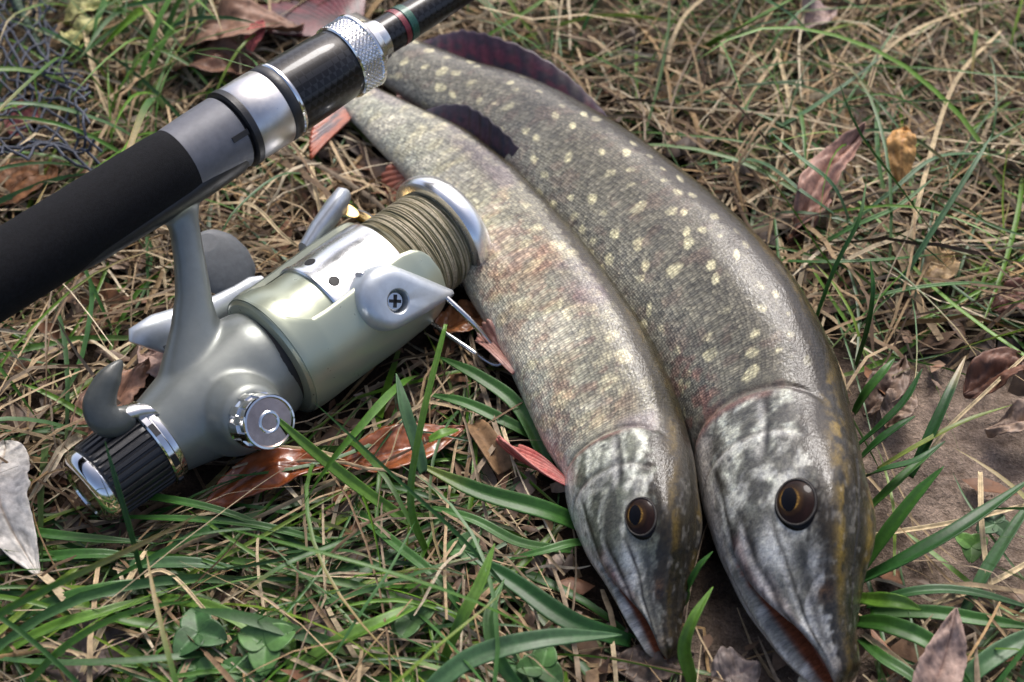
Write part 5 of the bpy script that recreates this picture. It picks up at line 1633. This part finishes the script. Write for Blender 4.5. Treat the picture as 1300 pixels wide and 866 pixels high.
# ------------------------------------------------------------------ clover and small weeds
def clover(x, y, size, z, tone, label, ang=0):
    c = at(x, y, z * .001)
    root = empty('clover', Matrix.Translation(Vector((c[0], c[1], 0))))
    tag(root, label, 'clover', 'clover sprouts in the grass')
    rs_ = random.Random(int(x * 3 + y))
    for i in range(3):
        a = ang + i * 2.094 + rs_.uniform(-.2, .2)
        nu_, nv_ = 18, 15
        t = np.linspace(0, 1, nu_)
        v = np.linspace(-1, 1, nv_)
        W_ = size * .00050 * np.sin(math.pi * np.clip(t, 0, 1) ** .62 * .985 + .01) ** .62
        ln_ = size * .001 * t[:, None] * (1 - .10 * np.exp(-(v / .25) ** 2)[None] * (t[:, None] > .8))
        yy = W_[:, None] * v[None]
        tilt = rs_.uniform(-.1, .35)
        zz = ln_ * tilt + np.abs(yy) * .35 - (ln_ ** 2) * 14 + .0012
        G = np.stack([ln_ * math.cos(a) - yy * math.sin(a), ln_ * math.sin(a) + yy * math.cos(a), zz + z * .001], -1)
        col = np.ones((nu_, nv_, 3)) * np.array(tone) * rs_.uniform(.85, 1.15)
        col = mixc(col, np.array(tone) * 1.7, np.exp(-((t[:, None] - .55 - .15 * np.abs(v)[None]) / .07) ** 2) * .4 + np.exp(-(v / .06) ** 2)[None] * .4)
        sheet('leaflet', G, .00025, M['grass'], root, col=col)
    V, F = tube_np(np.array([(.004, .003, -.002), (.003, .001, z * .0005), (0, 0, z * .001 + .001)]), .0006, 8)
    mesh_np('stem', V, F, M['grass'], root, col=np.tile(np.array(tone) * 1.2, (len(V), 1)))
    return root


clover(338, 822, 11, 14, (.085, .19, .05), 'bright round-leaved clover before the reel', .6)
clover(252, 806, 11, 12, (.045, .12, .035), 'darker clover half hidden by blades before the reel', 1.9)
clover(522, 790, 9, 10, (.09, .18, .06), 'small pale clover between two broad blades', .3)
clover(688, 850, 9, 10, (.075, .18, .045), 'clover beside the arching pale blade', 1.2)
clover(668, 856, 10, 8, (.05, .13, .04), 'dull clover under the arching pale blade', 2.2)
clover(1232, 697, 7, 8, (.10, .22, .04), 'tiny bright clover beside the bare soil', .4)
clover(1262, 668, 8, 6, (.06, .13, .05), 'dull clover lying on the bare soil', 1.4)
clover(312, 862, 10, 10, (.06, .15, .04), 'clover sprouting beside the bright round-leaved one', 2.6)
clover(590, 700, 8, 8, (.06, .15, .04), 'small clover beside the upright stem', 1.1)
clover(250, 852, 8, 9, (.07, .17, .045), 'small clover at the foot of the darker one', 2.0)

# ------------------------------------------------------------------ net
net = empty('landing_net', Matrix.Translation(Vector(at(0, 120) * [1, 1, 0])))
tag(net, 'crumpled dark knotted fishing net lying in the grass beside the rod grip', 'net')
n0_ = np.array(net.matrix_world.translation)
O_, U_, W2 = at(-200, 275), at(140, 275) - at(-200, 275), at(-225, -110) - at(-200, 275)


def netpt(a, b):
    a, b = np.asarray(a, float), np.asarray(b, float)
    wv = fbm(np.stack([a * 7, b * 9, 0 * a], -1), 61, 3) - .5
    wv2 = fbm(np.stack([a * 7 + 40, b * 9, 0 * a], -1), 66, 3) - .5
    P = O_ + U_ * (a + .16 * wv)[..., None] + W2 * (b + .14 * wv2)[..., None]
    hgt = .016 + .034 * fbm(np.stack([a * 6, b * 8, 0 * a + 3], -1), 71, 3) * (1 - .4 * b) - .004
    P[..., 2] = np.maximum(.004, hgt)
    return P


NA, NB = 13, 22
VV, FF, n1_ = [], [], 0
KV, KF, nk = [], [], 0
for fam in (0, 1):
    for i in range(-NB, NA + NB):
        tt = np.arange(0, NB + .01, .25)
        aa = (i + (tt if fam else NB - tt) - NB * .0) / NA - (0 if fam else 0)
        bb = tt / NB
        ok = (aa >= 0) & (aa <= 1.02)
        if ok.sum() < 4:
            continue
        P = netpt(aa[ok], bb[ok]) - n0_
        v, f = tube_np(P, .00072, 5, False)
        VV.append(v)
        FF += [[q + n1_ for q in x] for x in f.tolist()]
        n1_ += len(v)
        if fam:
            for a1, b1 in zip(aa[ok][::2], bb[ok][::2]):
                if rng.uniform() < .7:
                    c_ = netpt(a1, b1) - n0_
                    o8 = np.array([(1, 0, 0), (-1, 0, 0), (0, 1, 0), (0, -1, 0), (0, 0, 1), (0, 0, -1)]) * .0011
                    KV.append(c_ + o8)
                    KF += [[q + nk for q in x] for x in ((0, 2, 4), (2, 1, 4), (1, 3, 4), (3, 0, 4), (2, 0, 5), (1, 2, 5), (3, 1, 5), (0, 3, 5))]
                    nk += 6
o_ = mesh_np('netting', np.concatenate(VV), FF, M['net'], net)
o_['kind'] = 'stuff'
o_ = mesh_np('knots', np.concatenate(KV), KF, simple('net_knot_twine', (.10, .11, .13), .7, 0, .4, 400), net)
o_['kind'] = 'stuff'
cp = catmull([at(x, y, z * .001) - n0_ for x, y, z in [(8, -30, 24), (24, 8, 26), (42, 45, 22), (58, 76, 18), (78, 104, 8), (90, 130, 4)]], 120)
ba = np.linspace(0, 60, 120)
V, F = tube_np(cp, .0021 + .0004 * np.sin(ba * 3), 12)
mesh_np('hem_cord', V, F, M['cord'], net)
